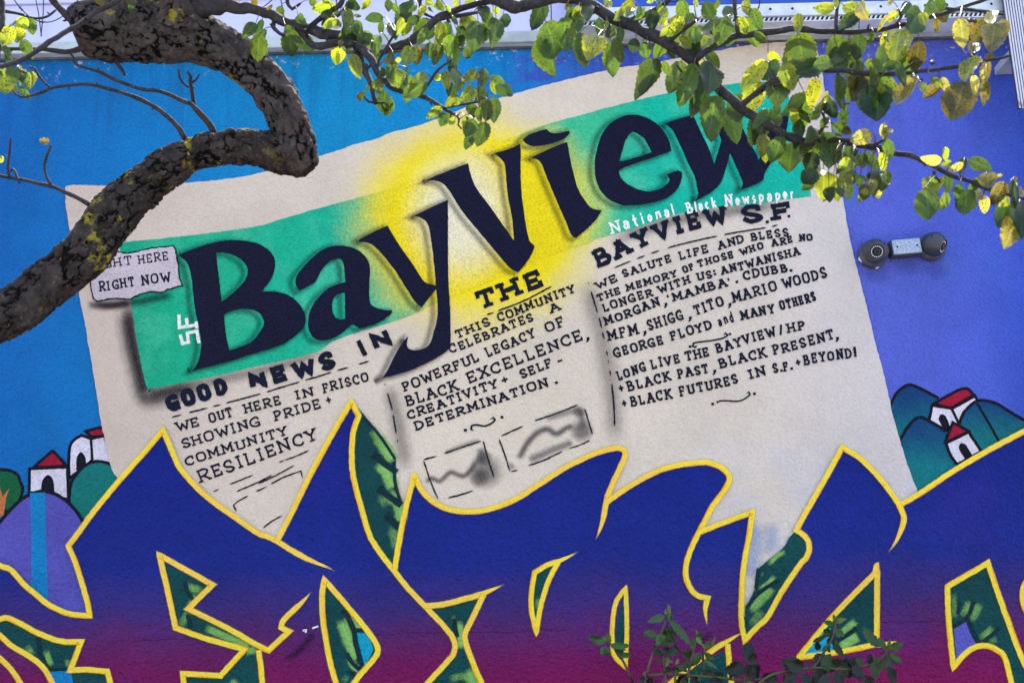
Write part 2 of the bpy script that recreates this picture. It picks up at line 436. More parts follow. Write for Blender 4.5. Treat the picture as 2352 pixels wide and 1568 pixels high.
shape('painted_hill', M_hb, '2060,1022! 2089,976 2111,958 2134,966 2172,990! 2200,1070! 2230,1075! 2140,1140! 2090,1140!', 5, wall_root, edge=7, label='dark blue painted hill in front of the small right house',
      edge_src='2060,1022 2089,976 2111,958 2134,966 2172,990')
HS = shape('painted_house', M_hwhite, '2173,1017! 2225,992! 2254,1036! 2199,1066! 2184,1046', 6, wall_root, edge=7, label='small white painted house with a red gable right of the newspaper')
shape('roof', M_red, '2189,970! 2226,990! 2171,1016!', 7, HS, edge=7)
shape('door', M_black, '2218,1056! 2202,1028 2208,1017 2217,1020 2235,1048!', 7, HS)

# --- the newspaper
paper_b = MB()
fill(paper_b, '150,430! 166,425 265,426 420,420 560,405 690,372 738,357 778,345 813,332 863,319 900,304 933,296 1000,275 1088,240 1148,225 1200,210 1251,196 1336,175 1383,164 1426,155 1476,149 1526,140 1633,120 1700,107 1764,99 1870,94! '
     '1876,108! 1883,140 1889,170 1896,215 1910,300 1936,452 1949,532 1964,599 1979,659 1996,724 2010,786 2024,834 2039,897 2051,954 2070,1019 2086,1072 2106,1124! 2085,1260! 1700,1420! 640,1280! 300,1190! 272,1104 260,1085 252,1060 240,1004 232,970 225,922 215,860 202,785 195,742 185,697 174,620 162,537 152,480',
     10, rough=1.5)
PAPER = paper_b.build('painted_newspaper', M_paper, wall_root, label='cream newspaper page painted askew across the wall')
b = MB()
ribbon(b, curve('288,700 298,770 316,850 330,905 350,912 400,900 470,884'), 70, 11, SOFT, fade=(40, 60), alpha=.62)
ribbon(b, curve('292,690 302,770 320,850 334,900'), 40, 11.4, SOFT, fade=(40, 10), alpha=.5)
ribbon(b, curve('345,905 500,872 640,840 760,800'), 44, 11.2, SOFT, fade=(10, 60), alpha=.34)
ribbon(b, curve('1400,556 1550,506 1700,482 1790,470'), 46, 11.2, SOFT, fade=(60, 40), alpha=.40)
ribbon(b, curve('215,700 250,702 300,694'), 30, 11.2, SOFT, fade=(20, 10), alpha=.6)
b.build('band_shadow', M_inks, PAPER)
b = MB()
ribbon(b, curve('890,880 908,945 925,1030 936,1085'), 60, 11, SOFT, fade=(30, 40), alpha=.34)
ribbon(b, curve('1340,640 1362,700 1385,790 1402,880 1412,985 1413,1030'), 74, 11, SOFT, fade=(50, 60), alpha=.32)
b.build('fold_shade', M_grey, PAPER)
band_b = MB()
fill(band_b, '274,562! 285,556 425,542 588,520 663,498 763,470 808,458 888,435 970,404 1060,365 1130,334 1176,316 1258,285 1351,260 1401,246 1536,214 1658,196 1740,188 1796,190! 1812,225 1830,300 1846,370 1864,451! '
     '1789,460 1761,465 1641,478 1551,493 1438,531 1383,545 1331,565 1263,587 1160,630 1040,681 1000,695 968,712 913,735 813,765 763,785 728,807 638,830 588,841 525,856 425,877 345,893! 335,884 318,805 310,755 300,692 284,620', 12, rough=1.2)
BAND = band_b.build('masthead_band', M_band, PAPER)

LET = {
 'B': (['410,585! 463,565 513,553 550,552 588,558 608,568 623,580 631,597 631,617 622,642 600,670! 626,669 650,673 674,685 692,704 702,730 697,752 677,772 645,792 585,811 525,830 440,852! 453,835 460,810 462,785 457,755 447,705 440,642 431,606 415,590'],
       [['496,580! 514,580 538,587 560,602 569,622 562,644 538,670 509,693! 503,640'], ['514,722! 538,712 562,709 588,714 602,727 606,742 598,760 575,786 527,805! 519,770']]),
 'a': (['688,668! 680,655 680,637 698,612 723,587 748,570 778,564 808,568 828,578 843,595 850,617 849,642 848,680 853,700 868,708! 888,712 901,712! 897,722 885,731 858,745 826,755! 808,746 788,762 763,777 738,782 720,775 709,757 708,735 713,712 728,687 750,665 773,653 793,648! 792,630 789,607 783,596 773,595 758,600 743,615 732,632 724,648! 705,658'],
       [['792,672! 778,675 768,682 763,697 764,715 771,729 781,734 793,731!']]),
 'y': (['823,552! 843,540 890,518! 898,532 920,567 948,607 973,645 983,652! 1001,655! 1003,661 984,685 969,706! 953,692 933,662 908,622 883,590 860,566 843,557 825,556',
        '1029,459! 1029,492 1029,567 1030,642 1034,717 1035,784 1032,799 1018,812 988,829 938,852 883,867 871,873! 885,859 908,814 924,788 938,771! 934,790 938,800 949,804 968,802 986,791 998,756 1004,730 1005,700 1001,655 998,617 993,572 989,542 985,522 977,507 963,499 950,496! 988,477'], []),
 'V': (['978,416! 998,405 1028,393 1075,375! 1079,394 1093,430 1125,474 1152,512 1181,553! 1176,500 1166,445 1161,392 1157,372 1135,352! 1165,344 1194,331! 1196,352 1196,392 1198,442 1206,505 1213,542 1217,555 1228,565! 1222,582 1206,607 1191,625! 1170,614 1138,577 1100,532 1063,487 1033,440 1016,421 998,415'], []),
 'i': (['1201,321! 1212,311 1226,305 1256,296! 1263,304 1281,306 1308,300! 1309,306 1293,320 1258,332 1226,336 1208,330',
        '1220,362! 1251,347 1303,326! 1307,350 1316,392 1326,430 1341,457 1355,475 1366,481 1382,483! 1375,495 1363,511 1338,534 1323,547! 1312,539 1301,512 1281,467 1253,400 1243,374 1232,366'], []),
 'e': (['1542,347! 1536,322 1521,297 1498,277 1471,266 1446,264 1421,272 1398,287 1381,312 1371,345 1366,378 1369,412 1381,440 1401,459 1426,470 1451,472 1488,468 1526,457 1551,440 1564,417 1566,395 1557,391 1531,402! 1538,412 1530,425 1513,435 1488,440 1463,434 1443,424 1427,410 1421,392! 1440,382 1500,362'],
       [['1422,372! 1427,355 1437,322 1448,306 1458,304 1476,315 1488,332 1497,350! 1460,362']]),
 'w': (['1527,285! 1551,275 1592,265! 1606,295 1626,337 1641,377! 1657,322! 1648,300 1630,285! 1662,262 1690,255! 1701,285 1722,325 1743,368! 1757,330 1764,290! 1752,276! 1785,264 1812,258! 1806,300 1785,350 1758,395 1752,414 1726,427 1703,435! 1706,420 1700,404 1677,352! 1666,392 1652,425 1626,446 1598,461! 1604,445 1601,430 1596,407 1581,375 1551,310 1540,294'], []),
}
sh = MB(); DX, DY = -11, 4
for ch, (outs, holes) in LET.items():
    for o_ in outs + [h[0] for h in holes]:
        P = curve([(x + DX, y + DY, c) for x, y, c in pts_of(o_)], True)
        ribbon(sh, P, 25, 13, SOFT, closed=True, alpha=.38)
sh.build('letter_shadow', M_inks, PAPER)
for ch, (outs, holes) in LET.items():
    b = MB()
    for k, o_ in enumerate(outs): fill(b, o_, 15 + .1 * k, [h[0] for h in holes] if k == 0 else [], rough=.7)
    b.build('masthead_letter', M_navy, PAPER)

# --- lettering: a hand-drawn slab alphabet made of strokes
X_ = {c: i for i, c in enumerate('0123456789A')}; X_.update(B=11, z=-1, y=-2, x=-3)
GL = {
 'A': (.82, '00 5A A0|24 84|z0 20|80 B0|3A 6A'), 'B': (.72, '10 1A|~1A 6A 88 76 15|~15 75 A3 80 10|00 10|0A 1A'), 'C': (.72, '~A7 9A 5A 18 05 12 50 80 A2|A7 AA'),
 'D': (.78, '10 1A|~1A 5A 98 A5 92 50 10|00 10|0A 1A'), 'E': (.68, '10 1A|0A 9A|15 75|00 90|9A 98|90 92'), 'F': (.66, '10 1A|0A 9A|15 75|z0 30|9A 98'),
 'G': (.78, '~A7 9A 5A 18 05 12 50 80 A2|A0 A4|64 A4'), 'H': (.78, '10 1A|90 9A|15 95|z0 20|zA 2A|80 B0|8A BA'), 'I': (.42, '50 5A|10 90|1A 9A'),
 'K': (.76, '10 1A|9A 14|45 A0|z0 20|zA 2A|7A AA|90 B0'), 'L': (.64, '10 1A|00 90|zA 2A|90 92'), 'M': (.92, '10 1A 53 9A 90|z0 20|80 B0|0A 1A|9A AA'),
 'N': (.80, '10 1A 90 9A|z0 20|0A 1A|7A BA'), 'O': (.78, '@5A 19 05 11 50 91 A5 99'), 'P': (.66, '10 1A|~1A 7A A8 75 14|z0 30|0A 1A'),
 'R': (.76, '10 1A|~1A 7A A8 75 14|54 A0|90 B0|z0 20|0A 1A'), 'S': (.66, '~97 8A 3A 07 35 74 A2 70 30 02'), 'T': (.70, '50 5A|0A AA|0A 08|AA A8|30 70'),
 'U': (.78, '~1A 14 11 50 91 94 9A|zA 2A|8A BA'), 'V': (.78, '0A 50 AA|zA 2A|8A BA'), 'W': (1.0, '0A 30 57 80 AA|zA 1A|9A BA'), 'X': (.74, '0A A0|00 AA|zA 2A|8A BA|z0 20|80 B0'),
 'Y': (.74, '0A 55 AA|55 50|30 70|zA 2A|8A BA'), '+': (.5, '52 58|15 95'), '-': (.4, '14 84'), '.': (.26, '50 51'), ',': (.28, '61 50 3y'), ':': (.26, '52 53|57 58'), "'": (.22, '5A 58'),
 '!': (.3, '6A 53|50 51'), '/': (.45, '1z 9A'),
 'a': (.6, '~15 36 66 85 83|~83 44 12 30 61 83|83 80 90'), 'n': (.6, '16 10|~14 46 76 84 80'), 'd': (.6, '8A 80|~84 46 14 12 40 82'), 't': (.5, '4A 42 60 80|16 86'), 'i': (.3, '56 50|58 59'),
 'o': (.6, '@46 14 12 40 72 74'), 'l': (.3, '5A 50'), 'c': (.55, '~85 56 14 12 40 81'), 'k': (.6, '1A 10|86 13|43 90'), 'e': (.58, '~13 83 75 46 14 12 40 81'), 'w': (.75, '06 30 55 80 A6'),
 's': (.5, '~75 46 14 43 72 40 11'), 'p': (.6, '16 1x|~14 46 85 82 40 11'), 'r': (.5, '16 10|~14 46 86'),
}
def base_y(bl, x):
    for (x0, y0), (x1, y1) in zip(bl, bl[1:]):
        if x <= x1 or (x1, y1) == bl[-1]: return y0 + (y1 - y0) * (x - x0) / (x1 - x0)
def text(mb, bl, words, h, wt, lay, serif=True, soft=False):
    bl = [tuple(map(float, p.split(','))) for p in bl.split()]
    rnd = random.Random(len(words) * 7 + int(bl[0][0]))
    for wd_, xs, xe in words:
        adv = [GL[c][0] for c in wd_]; gap = .15 if len(wd_) > 1 else 0
        tot = sum(adv) + gap * (len(wd_) - 1); x = xs; sc = (xe - xs) / tot
        for c, a in zip(wd_, adv):
            xw = a * sc; y0 = base_y(bl, x); y1 = base_y(bl, x + xw)
            ang = math.atan2(y1 - y0, xw) + rnd.uniform(-.03, .03); ex = Vector((math.cos(ang), math.sin(ang))); ey = Vector((ex.y, -ex.x))
            wl = math.hypot(xw, y1 - y0); hh = h * (1.0 if wt > 8 else .88) * rnd.uniform(.95, 1.05); jx, jy = rnd.uniform(-.8, .8), rnd.uniform(-.9, .9)
            if c == ',':
                ribbon(mb, [(x + 3, y0 - 4), (x + 4, y0 - .5), (x + 3, y0 + 4), (x, y0 + 8)], [wt * 1.5, wt * 1.4, wt * .9, wt * .4], lay); x += xw + gap * sc; continue
            for st in GL[c][1].split('|'):
                cl = st[0] == '@'; sm = st[0] in '~@'; tk = st.lstrip('~@').split()
                if not serif and len(tk) == 2 and tk[0][1] == tk[1][1] and tk[0][1] in '0A' and c not in 'ETLF': continue
                q = []
                for t_ in tk:
                    gx, gy = X_[t_[0]] / 10.0, X_[t_[1]] / 10.0
                    p = Vector((x + jx, y0 + jy)) + ex * (wt * .5 + gx * (wl - wt)) + ey * (wt * .5 + gy * (hh - wt)); q.append((p.x, p.y, not sm))
                if len(q) == 2:
                    d = Vector((q[1][0] - q[0][0], q[1][1] - q[0][1])); d = d.normalized() * wt * (.30 if d.length > wt * 1.5 else .42)
                    q = [(q[0][0] - d.x, q[0][1] - d.y, True), (q[1][0] + d.x, q[1][1] + d.y, True)]
                P = rough_(curve(q, cl, 2.6), .35, .2, seed=x)
                tick = len(tk) == 2 and abs(X_[tk[0][0]] - X_[tk[1][0]]) <= 4
                ww = wt * (.86 if tick else 1.0) * (1.5 if c in '.,:!' and tick else 1)
                ribbon(mb, P, ww, lay, closed=cl, jit=.13)
            x += xw + gap * sc
def dashes(mb, src, wd, lay, parts):
    P = curve(src, False, 2.0); T = [0.0]
    for i in range(1, len(P)): T.append(T[-1] + math.dist(P[i - 1], P[i]))
    for a, b_ in parts:
        q = [p for p, t in zip(P, T) if a <= t / T[-1] <= b_]
        if len(q) > 1: ribbon(mb, q, wd, lay, jit=.25, taper=(5, 8))
LAY = 14
b = MB()
text(b, '400,944 527,903', [('GOOD', 386, 527)], 41, 13, LAY, False); text(b, '577,897 772,845', [('NEWS', 575, 773)], 42, 13, LAY, False); text(b, '830,824 905,787', [('IN', 828, 906)], 44, 13, LAY, False)
dashes(b, '394,958 580,909 660,885 885,818', 3.6, LAY, [(0, .05), (.08, .17), (.19, .23), (.25, .42), (.44, .6), (.62, .75), (.77, .83), (.87, .93)])
b.build('headline', M_ink, PAPER)
b = MB(); text(b, '1103,712 1128,704 1250,657', [('THE', 1103, 1253)], 43, 10.8, LAY); dashes(b, '1118,723 1200,692 1268,657', 3.6, LAY, [(0, .12), (.15, 1)]); b.build('headline', M_ink, PAPER)
b = MB()
text(b, '1373,618 1395,607 1428,593 1478,568 1540,543 1600,527 1672,512', [('BAYVIEW', 1373, 1672)], 43, 10.8, LAY); text(b, '1700,514 1760,510 1790,507 1830,500', [('S', 1703, 1753), ('F', 1774, 1824)], 41, 11, LAY); ribbon(b, [(1759, 510), (1766, 509)], 7, LAY); ribbon(b, [(1809, 497), (1815, 496)], 6, LAY)
dashes(b, '1411,615 1453,598 1538,568 1658,540 1763,522 1787,516', 3.4, LAY, [(0, .11), (.14, .20), (.23, .29), (.33, .64), (.67, .93), (.95, 1)])
b.build('headline', M_ink, PAPER)
C1 = [('408,991 845,876', [('WE', 406, 461), ('OUT', 482, 536), ('HERE', 562, 647), ('IN', 679, 722), ('FRISCO', 743, 849)], 26, 4.3),
      ('422,1030 738,936', [('SHOWING', 420, 600), ('PRIDE', 632, 739), ('+', 751, 766)], 27, 4.3),
      ('437,1068 660,998', [('COMMUNITY', 428, 662)], 26, 4.3), ('470,1106 728,1010', [('RESILIENCY', 460, 732)], 33, 4.8)]
C2 = [('1058,775 1322,671', [('THIS', 1050, 1129), ('COMMUNITY', 1146, 1323)], 23, 4.4), ('1040,811 1280,715', [('CELEBRATES', 1036, 1228), ('A', 1265, 1289)], 24, 4.4),
      ('938,897 1290,751', [('POWERFUL', 929, 1104), ('LEGACY', 1120, 1233), ('OF', 1257, 1300)], 27, 4.6), ('935,934 1055,897 1080,880 1123,864 1345,779', [('BLACK', 934, 1056), ('EXCELLENCE', 1077, 1342), (',', 1347, 1355)], 30, 4.8),
      ('945,963 1270,843', [('CREATIVITY', 939, 1146), ('+', 1154, 1172), ('SELF', 1197, 1272), ('-', 1281, 1297)], 25, 4.6), ('958,988 1264,886', [('DETERMINATION', 955, 1262), ('.', 1272, 1286)], 25, 4.7)]
C3 = [('1378,664 1438,637 1541,603 1625,582 1710,557 1812,542', [('WE', 1372, 1421), ('SALUTE', 1433, 1545), ('LIFE', 1561, 1630), ('AND', 1651, 1712), ('BLESS', 1725, 1813)], 22, 4.3),
      ('1375,693 1440,670 1558,635 1612,612 1685,593 1750,572 1822,558 1868,552', [('THE', 1374, 1428), ('MEMORY', 1440, 1557), ('OF', 1571, 1596), ('THOSE', 1605, 1687), ('WHO', 1702, 1755), ('ARE', 1774, 1823), ('NO', 1836, 1868)], 20, 4.3),
      ('1390,716 1500,680 1585,651 1655,633 1840,585', [('LONGER', 1387, 1501), ('WITH', 1514, 1588), ('US:', 1602, 1647), ('ANTWANISHA', 1658, 1840)], 23, 4.5),
      ('1393,748 1518,702 1548,692 1676,657 1712,643 1820,623', [('MORGAN', 1391, 1518), (',', 1526, 1534), ("'MAMBA'", 1536, 1682), ('.', 1688, 1698), ('CDUBB.', 1708, 1820)], 24, 4.7),
      ('1400,784 1468,767 1570,735 1662,703 1780,670 1896,638', [('MFM', 1398, 1468), (',', 1478, 1486), ('SHIGG', 1490, 1573), (',', 1582, 1590), ('TITO', 1598, 1665), (',', 1673, 1681), ('MARIO', 1684, 1787), ('WOODS', 1800, 1901)], 29, 4.8),
      ('1414,822 1525,790 1635,755 1705,735 1780,718 1875,691', [('GEORGE', 1411, 1526), ('FLOYD', 1543, 1638), ('MANY', 1702, 1781), ('OTHERS', 1793, 1877)], 26, 4.8),
      ('1423,873 1498,848 1630,817 1780,771 1848,758', [('LONG', 1421, 1486), ('LIVE', 1498, 1564), ('THE', 1575, 1632), ('BAYVIEW', 1647, 1784), ('/', 1790, 1800), ('HP', 1810, 1851)], 26, 4.7),
      ('1426,904 1445,899 1540,875 1630,856 1665,843 1765,820 1915,779', [('+', 1423, 1437), ('BLACK', 1443, 1543), ('PAST', 1558, 1630), (',', 1638, 1646), ('BLACK', 1654, 1764), ('PRESENT', 1778, 1918), (',', 1920, 1927)], 27, 4.8),
      ('1430,938 1448,934 1548,915 1690,882 1762,860 1810,852 1850,838 1965,820', [('+', 1430, 1444), ('BLACK', 1449, 1546), ('FUTURES', 1563, 1697), ('IN', 1722, 1761), ('S.F.', 1776, 1822), ('+', 1831, 1844), ('BEYOND!', 1847, 1968)], 27, 4.8)]
def dot(mb, u, v, r): ribbon(mb, [(u - r, v), (u, v - .3), (u + r, v)], 2 * r, LAY)
for cc, extra in ((C1, 1), (C2, 2), (C3, 3)):
    b = MB()
    for bl, wds, h, wt in cc: text(b, bl, wds, h, wt, LAY)
    if extra == 1:
        for s_ in ('527,1112 552,1102 582,1090', '655,1056 680,1047 711,1033', '489,1129 503,1122', '544,1128 590,1108 626,1090', '593,1110 632,1092 676,1068', '622,1111 650,1096 691,1081! 695,1098', '570,1138 548,1150 536,1160! 540,1168 544,1174', '588,1128 613,1117', '604,1212 625,1196 649,1183', '640,1061 655,1056'):
            ribbon(b, curve(s_), 3.2, LAY, jit=.3, taper=(4, 8))
    if extra == 2:
        dot(b, 1069, 988, 3.4); dot(b, 1153, 958, 3.2); ribbon(b, curve('1088,989 1082,986 1083,978 1094,975 1113,978 1130,971 1137,963 1133,959 1126,963'), 4.2, LAY, taper=(6, 6))
    if extra == 3:
        text(b, '1640,754 1690,738', [('and', 1652, 1689)], 30, 3.6, LAY)
        dot(b, 1585, 796, 3); dot(b, 1677, 767, 2.6); ribbon(b, curve('1601,792 1598,797 1591,795 1593,788 1608,785 1640,781 1661,776 1672,769 1666,765 1662,769'), 3.8, LAY, taper=(6, 6))
        dot(b, 1637, 928, 3); dot(b, 1733, 904, 3); ribbon(b, curve('1649,927 1647,923 1655,920 1672,920 1696,921 1713,914 1723,905 1720,900 1714,903'), 3.6, LAY, taper=(6, 6))
    b.build('article_text', M_ink, PAPER)
b = MB()
text(b, '1411,536 1450,524 1553,494', [('Nati', 1404, 1484)], 34, 4.8, 15.4); text(b, '1411,534 1450,521 1553,494', [('onal', 1488, 1553)], 32, 4.8, 15.4)
text(b, '1583,491 1650,476', [('Black', 1578, 1649)], 29, 4.6, 15.4); text(b, '1671,474 1760,464 1830,456', [('Newspaper', 1665, 1828)], 32, 4.8, 15.4)
b.build('subtitle', M_white, PAPER)
b = MB()
for s_ in ('414,768! 419,789! 433,786! 430,765! 452,760! 457,788!', '413,755! 411,726! 415,726', '411,736! 412,752! 452,746!', '430,749! 428,730!', '453,754! 450,738!'):
    ribbon(b, curve(s_), 7.5, 15.2, jit=.1)
b.build('side_lettering', M_white, PAPER)
b = MB(); dashes(b, '883,880 900,937 908,985 915,1025', 3.6, LAY, [(0, .05), (.15, .45), (.5, .82), (.87, .95)]); b.build('column_rule', M_ink, PAPER)
b = MB(); dashes(b, '1351,648 1376,730 1388,780 1393,805 1403,865 1410,930 1412,987', 3.6, LAY, [(0, .02), (.06, .22), (.24, .33), (.34, .40), (.47, .51), (.53, .56), (.6, .64), (.69, .98)]); b.build('column_rule', M_ink, PAPER)
for sides, grey, blobs in (
    (('973,1055 1003,1047', '1020,1041 1060,1027 1106,1012', '1110,1012 1120,1050 1135,1097', '973,1056 987,1100 1006,1146', '1029,1143 1060,1135 1087,1126'),
     (('978,1110 990,1098 1010,1104 1024,1092 1036,1084 1063,1093 1080,1080 1096,1058', 20, .75), ('1106,1024 1104,1048 1094,1068', 34, .6), ('1020,1040 1062,1024 1104,1010', 18, .5)), ((1116, 1082, 46, .62), (1100, 1096, 26, .6), (1112, 1050, 20, .6))),
    (('1151,1001 1202,978', '1228,966 1280,948 1328,929', '1343,938 1352,968 1361,998', '1355,1011 1330,1022 1306,1030', '1292,1036 1250,1056 1213,1069', '1190,1079 1173,1083', '1146,1008 1158,1040 1171,1082'),
     (('1191,1055 1208,1022 1231,996 1256,985 1278,996 1298,984 1318,976', 24, .8), ('1213,1058 1262,1036 1318,1014', 30, .6), ('1166,1075 1184,1066', 30, .5), ('1252,962 1300,948 1332,944 1340,985', 26, .5)), ((1336, 988, 32, .7), (1330, 946, 18, .6)))):
    b = MB()
    for s_ in sides: ribbon(b, curve(s_), 3.4, LAY, jit=.3, taper=(4, 6))
    o = b.build('picture_box', M_ink, PAPER)
    b = MB()
    for s_, wd_, al in grey: ribbon(b, curve(s_), wd_, 11.8, SOFT, alpha=al * .8, fade=(10, 10))
    for u, v, r, al in blobs: blob(b, u, v, r, 12, al * .85)
    b.build('sprayed_picture', M_grey, PAPER)
# torn note
NS = '205,590! 262,578 295,581 345,570 398,564! 403,574 409,604 412,635 418,656! 393,662 370,671 345,670 316,678 300,687! 263,685 223,692! 213,680 206,640'
b = MB(); ribbon(b, curve('200,700 260,700 310,694 400,676'), 30, 15.2, SOFT, alpha=.55, fade=(10, 20)); b.build('note_shadow', M_inks, PAPER)
b = MB(); fill(b, NS, 16, rough=1.0); b.build('torn_note', M_note, PAPER)
b = MB(); ribbon(b, rough_(curve(NS, True, 3), 1.6, .2), 3.2, 16.6, closed=True, jit=.35)
text(b, '205,628 247,616 388,597', [('RIGHT', 200, 303), ('HERE', 318, 388)], 24, 3.3, 16.6); text(b, '230,670 392,646', [('RIGHT', 228, 310), ('NOW', 326, 393)], 27, 4.2, 16.6)
b.build('note_text', M_ink, PAPER)

# --- the graffiti letters
S1 = '-40,1270! 0,1298 25,1308 55,1341 87,1368 112,1388 150,1406 180,1412 206,1413! 202,1388 192,1351 175,1296 157,1253! 187,1213 217,1172 275,1102 337,1032 374,988! 390,1024 412,1072 450,1117 487,1150 525,1177 588,1221 613,1231 635,1241!'
S1b = '635,1241! 675,1266 713,1286 750,1301 772,1312'
S2 = '635,1244! 663,1191 713,1090 763,997 807,922! 824,955! 813,985 809,1012 808,1047 810,1085 820,1130 833,1177 848,1226 870,1264 906,1311!'
S2b = '906,1311! 938,1351 975,1390 1025,1443 1043,1471 1043,1496 1028,1518 988,1561 960,1595'
S3 = '906,1309! 918,1238 930,1176 940,1135 952,1092! 968,1125 993,1150 1025,1167 1063,1174 1113,1171 1176,1150 1238,1112 1301,1072 1363,1042 1401,1031 1426,1029 1436,1040 1431,1060 1413,1097 1394,1142!'
S3b = '1394,1142! 1386,1188 1376,1221 1367,1240'
S4 = '1394,1152! 1438,1121 1488,1092 1538,1072 1601,1062 1636,1064 1663,1078 1676,1097 1666,1122 1638,1160 1625,1184 1606,1220!'
S4b = '1606,1220! 1586,1263 1576,1296 1576,1326 1586,1351 1601,1366 1625,1373! 1620,1401 1625,1438'
S5 = '1606,1222! 1651,1204 1728,1175! 1721,1226 1708,1301 1703,1376 1703,1426 1711,1470! 1738,1440 1763,1416 1796,1358 1834,1301 1854,1276 1859,1253 1851,1233 1830,1217! 1851,1176 1894,1102 1935,1027! 1976,1052 2014,1090 2046,1130 2066,1160!'
S5b = '2066,1160 2076,1188 2071,1213 2059,1241 2039,1270'
S6 = '2068,1158! 2114,1132 2189,1082 2264,1037 2352,990 2450,934!'
def seg(s): return s.split()
outline_src = ' '.join(seg(S1) + seg(S2)[1:] + seg(S3)[1:] + seg(S4)[1:] + seg(S5)[1:] + seg(S6)[1:]) + ' 2450,2300! -40,2300!'
b = MB(); fill(b, outline_src, 20, rough=.8)
GRAF = b.build('painted_graffiti', M_fill, wall_root, label='giant wildstyle letters in navy fading to magenta with yellow outlines')
b = MB()
for s_, tp in ((S1, (0, 0)), (S1b, (0, 95)), (S2, (0, 0)), (S2b, (0, 0)), (S3, (0, 0)), (S3b, (0, 70)), (S4, (0, 0)), (S4b, (0, 60)), (S5, (0, 0)), (S5b, (0, 80)), (S6, (0, 0))):
    ribbon(b, rough_(curve(s_, False, 4), .8, .09), 11.8, 24, LINE, taper=tp, fade=(0, tp[1] * .35), jit=.06)
def closed_line(s_, wd_=12): ribbon(b, rough_(curve(s_, True, 4), .6, .07), wd_, 24, LINE, closed=True, jit=.06)
def open_line(s_, tp=(0, 0), wd_=12): ribbon(b, rough_(curve(s_, False, 4), .6, .07), wd_, 24.2, LINE, jit=.06, taper=tp, fade=(tp[0] * .35, tp[1] * .35))
STAR = '364,1278! 486,1342! 432,1396! 475,1420 588,1485'
open_line('-20,1424 0,1421 17,1418 50,1433 87,1453 137,1471 186,1473! 175,1503 161,1538! 200,1537 246,1541! 253,1568 260,1600')
open_line('-20,1448 0,1458 25,1481 70,1508 100,1533 120,1568 134,1600'); open_line('-20,1498 0,1511 25,1536 47,1568 66,1600')
open_line('427,1600 422,1568 420,1546! 507,1551! 562,1490! 475,1466 403,1441! 386,1360 366,1274! 488,1342! 432,1397! 525,1443 588,1479 617,1493! 641,1470 664,1449! 646,1440! 653,1421 688,1388 716,1358', (0, 60))
open_line('594,1492 600,1540 604,1600')
closed_line('745,1331! 788,1380 838,1440 862,1474 868,1493 858,1513 825,1551 790,1600! 782,1600! 760,1526 748,1463 741,1413 740,1363')
open_line('975,1390! 1013,1388 1063,1376 1113,1361 1160,1340', (0, 70)); open_line('1111,1364! 1088,1413 1068,1452! 1070,1476 1088,1526 1107,1570 1120,1610')
open_line('1330,1266 1288,1286 1258,1296 1228,1314! 1221,1356 1221,1401 1232,1452! 1243,1388 1261,1331 1283,1290', (70, 0), 11)
closed_line('1437,1350! 1416,1380 1407,1426 1407,1488 1416,1512 1437,1531! 1440,1440', 10)
open_line('1710,1449 1651,1483 1601,1518 1551,1558 1520,1590', (70, 0)); open_line('1671,1478 1673,1500 1676,1538 1684,1600')
closed_line('2015,1310! 1914,1413 1834,1509! 1930,1496 2014,1478!'); open_line('2010,1318! 2014,1298 2020,1290', (0, 12)); open_line('2010,1480 2040,1478 2062,1470', (0, 30), 11)
closed_line('2269,1292! 2176,1346! 2179,1426 2190,1532! 2214,1503 2239,1486 2264,1482 2289,1491 2309,1513 2330,1600! 2400,1600! 2352,1520 2314,1421 2289,1351')
open_line('2360,1330 2350,1350 2349,1378 2356,1400 2366,1420')
OUTL = b.build('yellow_outline', M_out, GRAF)

def facet(src, limes=(), darks=(), patch=None, pm=None, lay=21):
    b = MB(); fill(b, src, lay, rough=.7); o = b.build('green_facet', M_facet, GRAF)
    if limes:
        b = MB()
        for s_, wd_, al in limes: ribbon(b, curve(s_), wd_, lay + .7, ((-1, 0), (-.6, .75), (0, 1), (.6, .75), (1, 0)), alpha=al, fade=(14, 8))
        b.build('pale_highlight', M_lime, GRAF)
    if patch: b = MB(); fill(b, patch, lay + 1.2, rough=.5); b.build('sky_patch', pm, GRAF)
    if darks:
        b = MB()
        for s_, wd_ in darks: ribbon(b, curve(s_), wd_, lay + 1.9, LINE)
        b.build('facet_line', M_dgreen, GRAF)
facet('822,936! 838,955 870,997 911,1056! 905,1067! 908,1110 915,1135 924,1156! 930,1180! 906,1311! 868,1262 846,1224 831,1177 818,1130 808,1085 806,1047 808,1010 822,958!',
      (('866,1000 892,1040 905,1060', 34, 1), ('852,985 868,1005 884,1030', 26, .6), ('866,1060 888,1085 905,1122', 36, 1), ('886,1130 915,1158 922,1200', 34, .9), ('870,1135 890,1162', 26, .4), ('890,1215 905,1225 912,1260', 30, .5)),
      (('836,958 872,1000 908,1054', 6), ('856,1042 880,1062 912,1084', 13), ('868,1120 895,1140 922,1160', 14), ('905,1060 908,1110 922,1158', 7), ('886,1180 905,1200 918,1212', 14)))
facet('372,1292! 480,1344! 426,1396! 600,1486! 615,1600! 425,1600! 420,1546! 508,1552! 563,1488! 475,1465 403,1440! 388,1370',
      (('425,1345 452,1352 460,1344', 22, .7), ('440,1362 446,1378 434,1392', 22, .9), ('470,1440 520,1462 575,1486', 22, .8), ('410,1440 425,1420 432,1402', 22, .5), ('560,1500 580,1492 592,1496', 20, .8), ('520,1590 545,1560', 24, .6)),
      (('424,1335 432,1360 444,1378', 8), ('430,1410 440,1440', 9)))
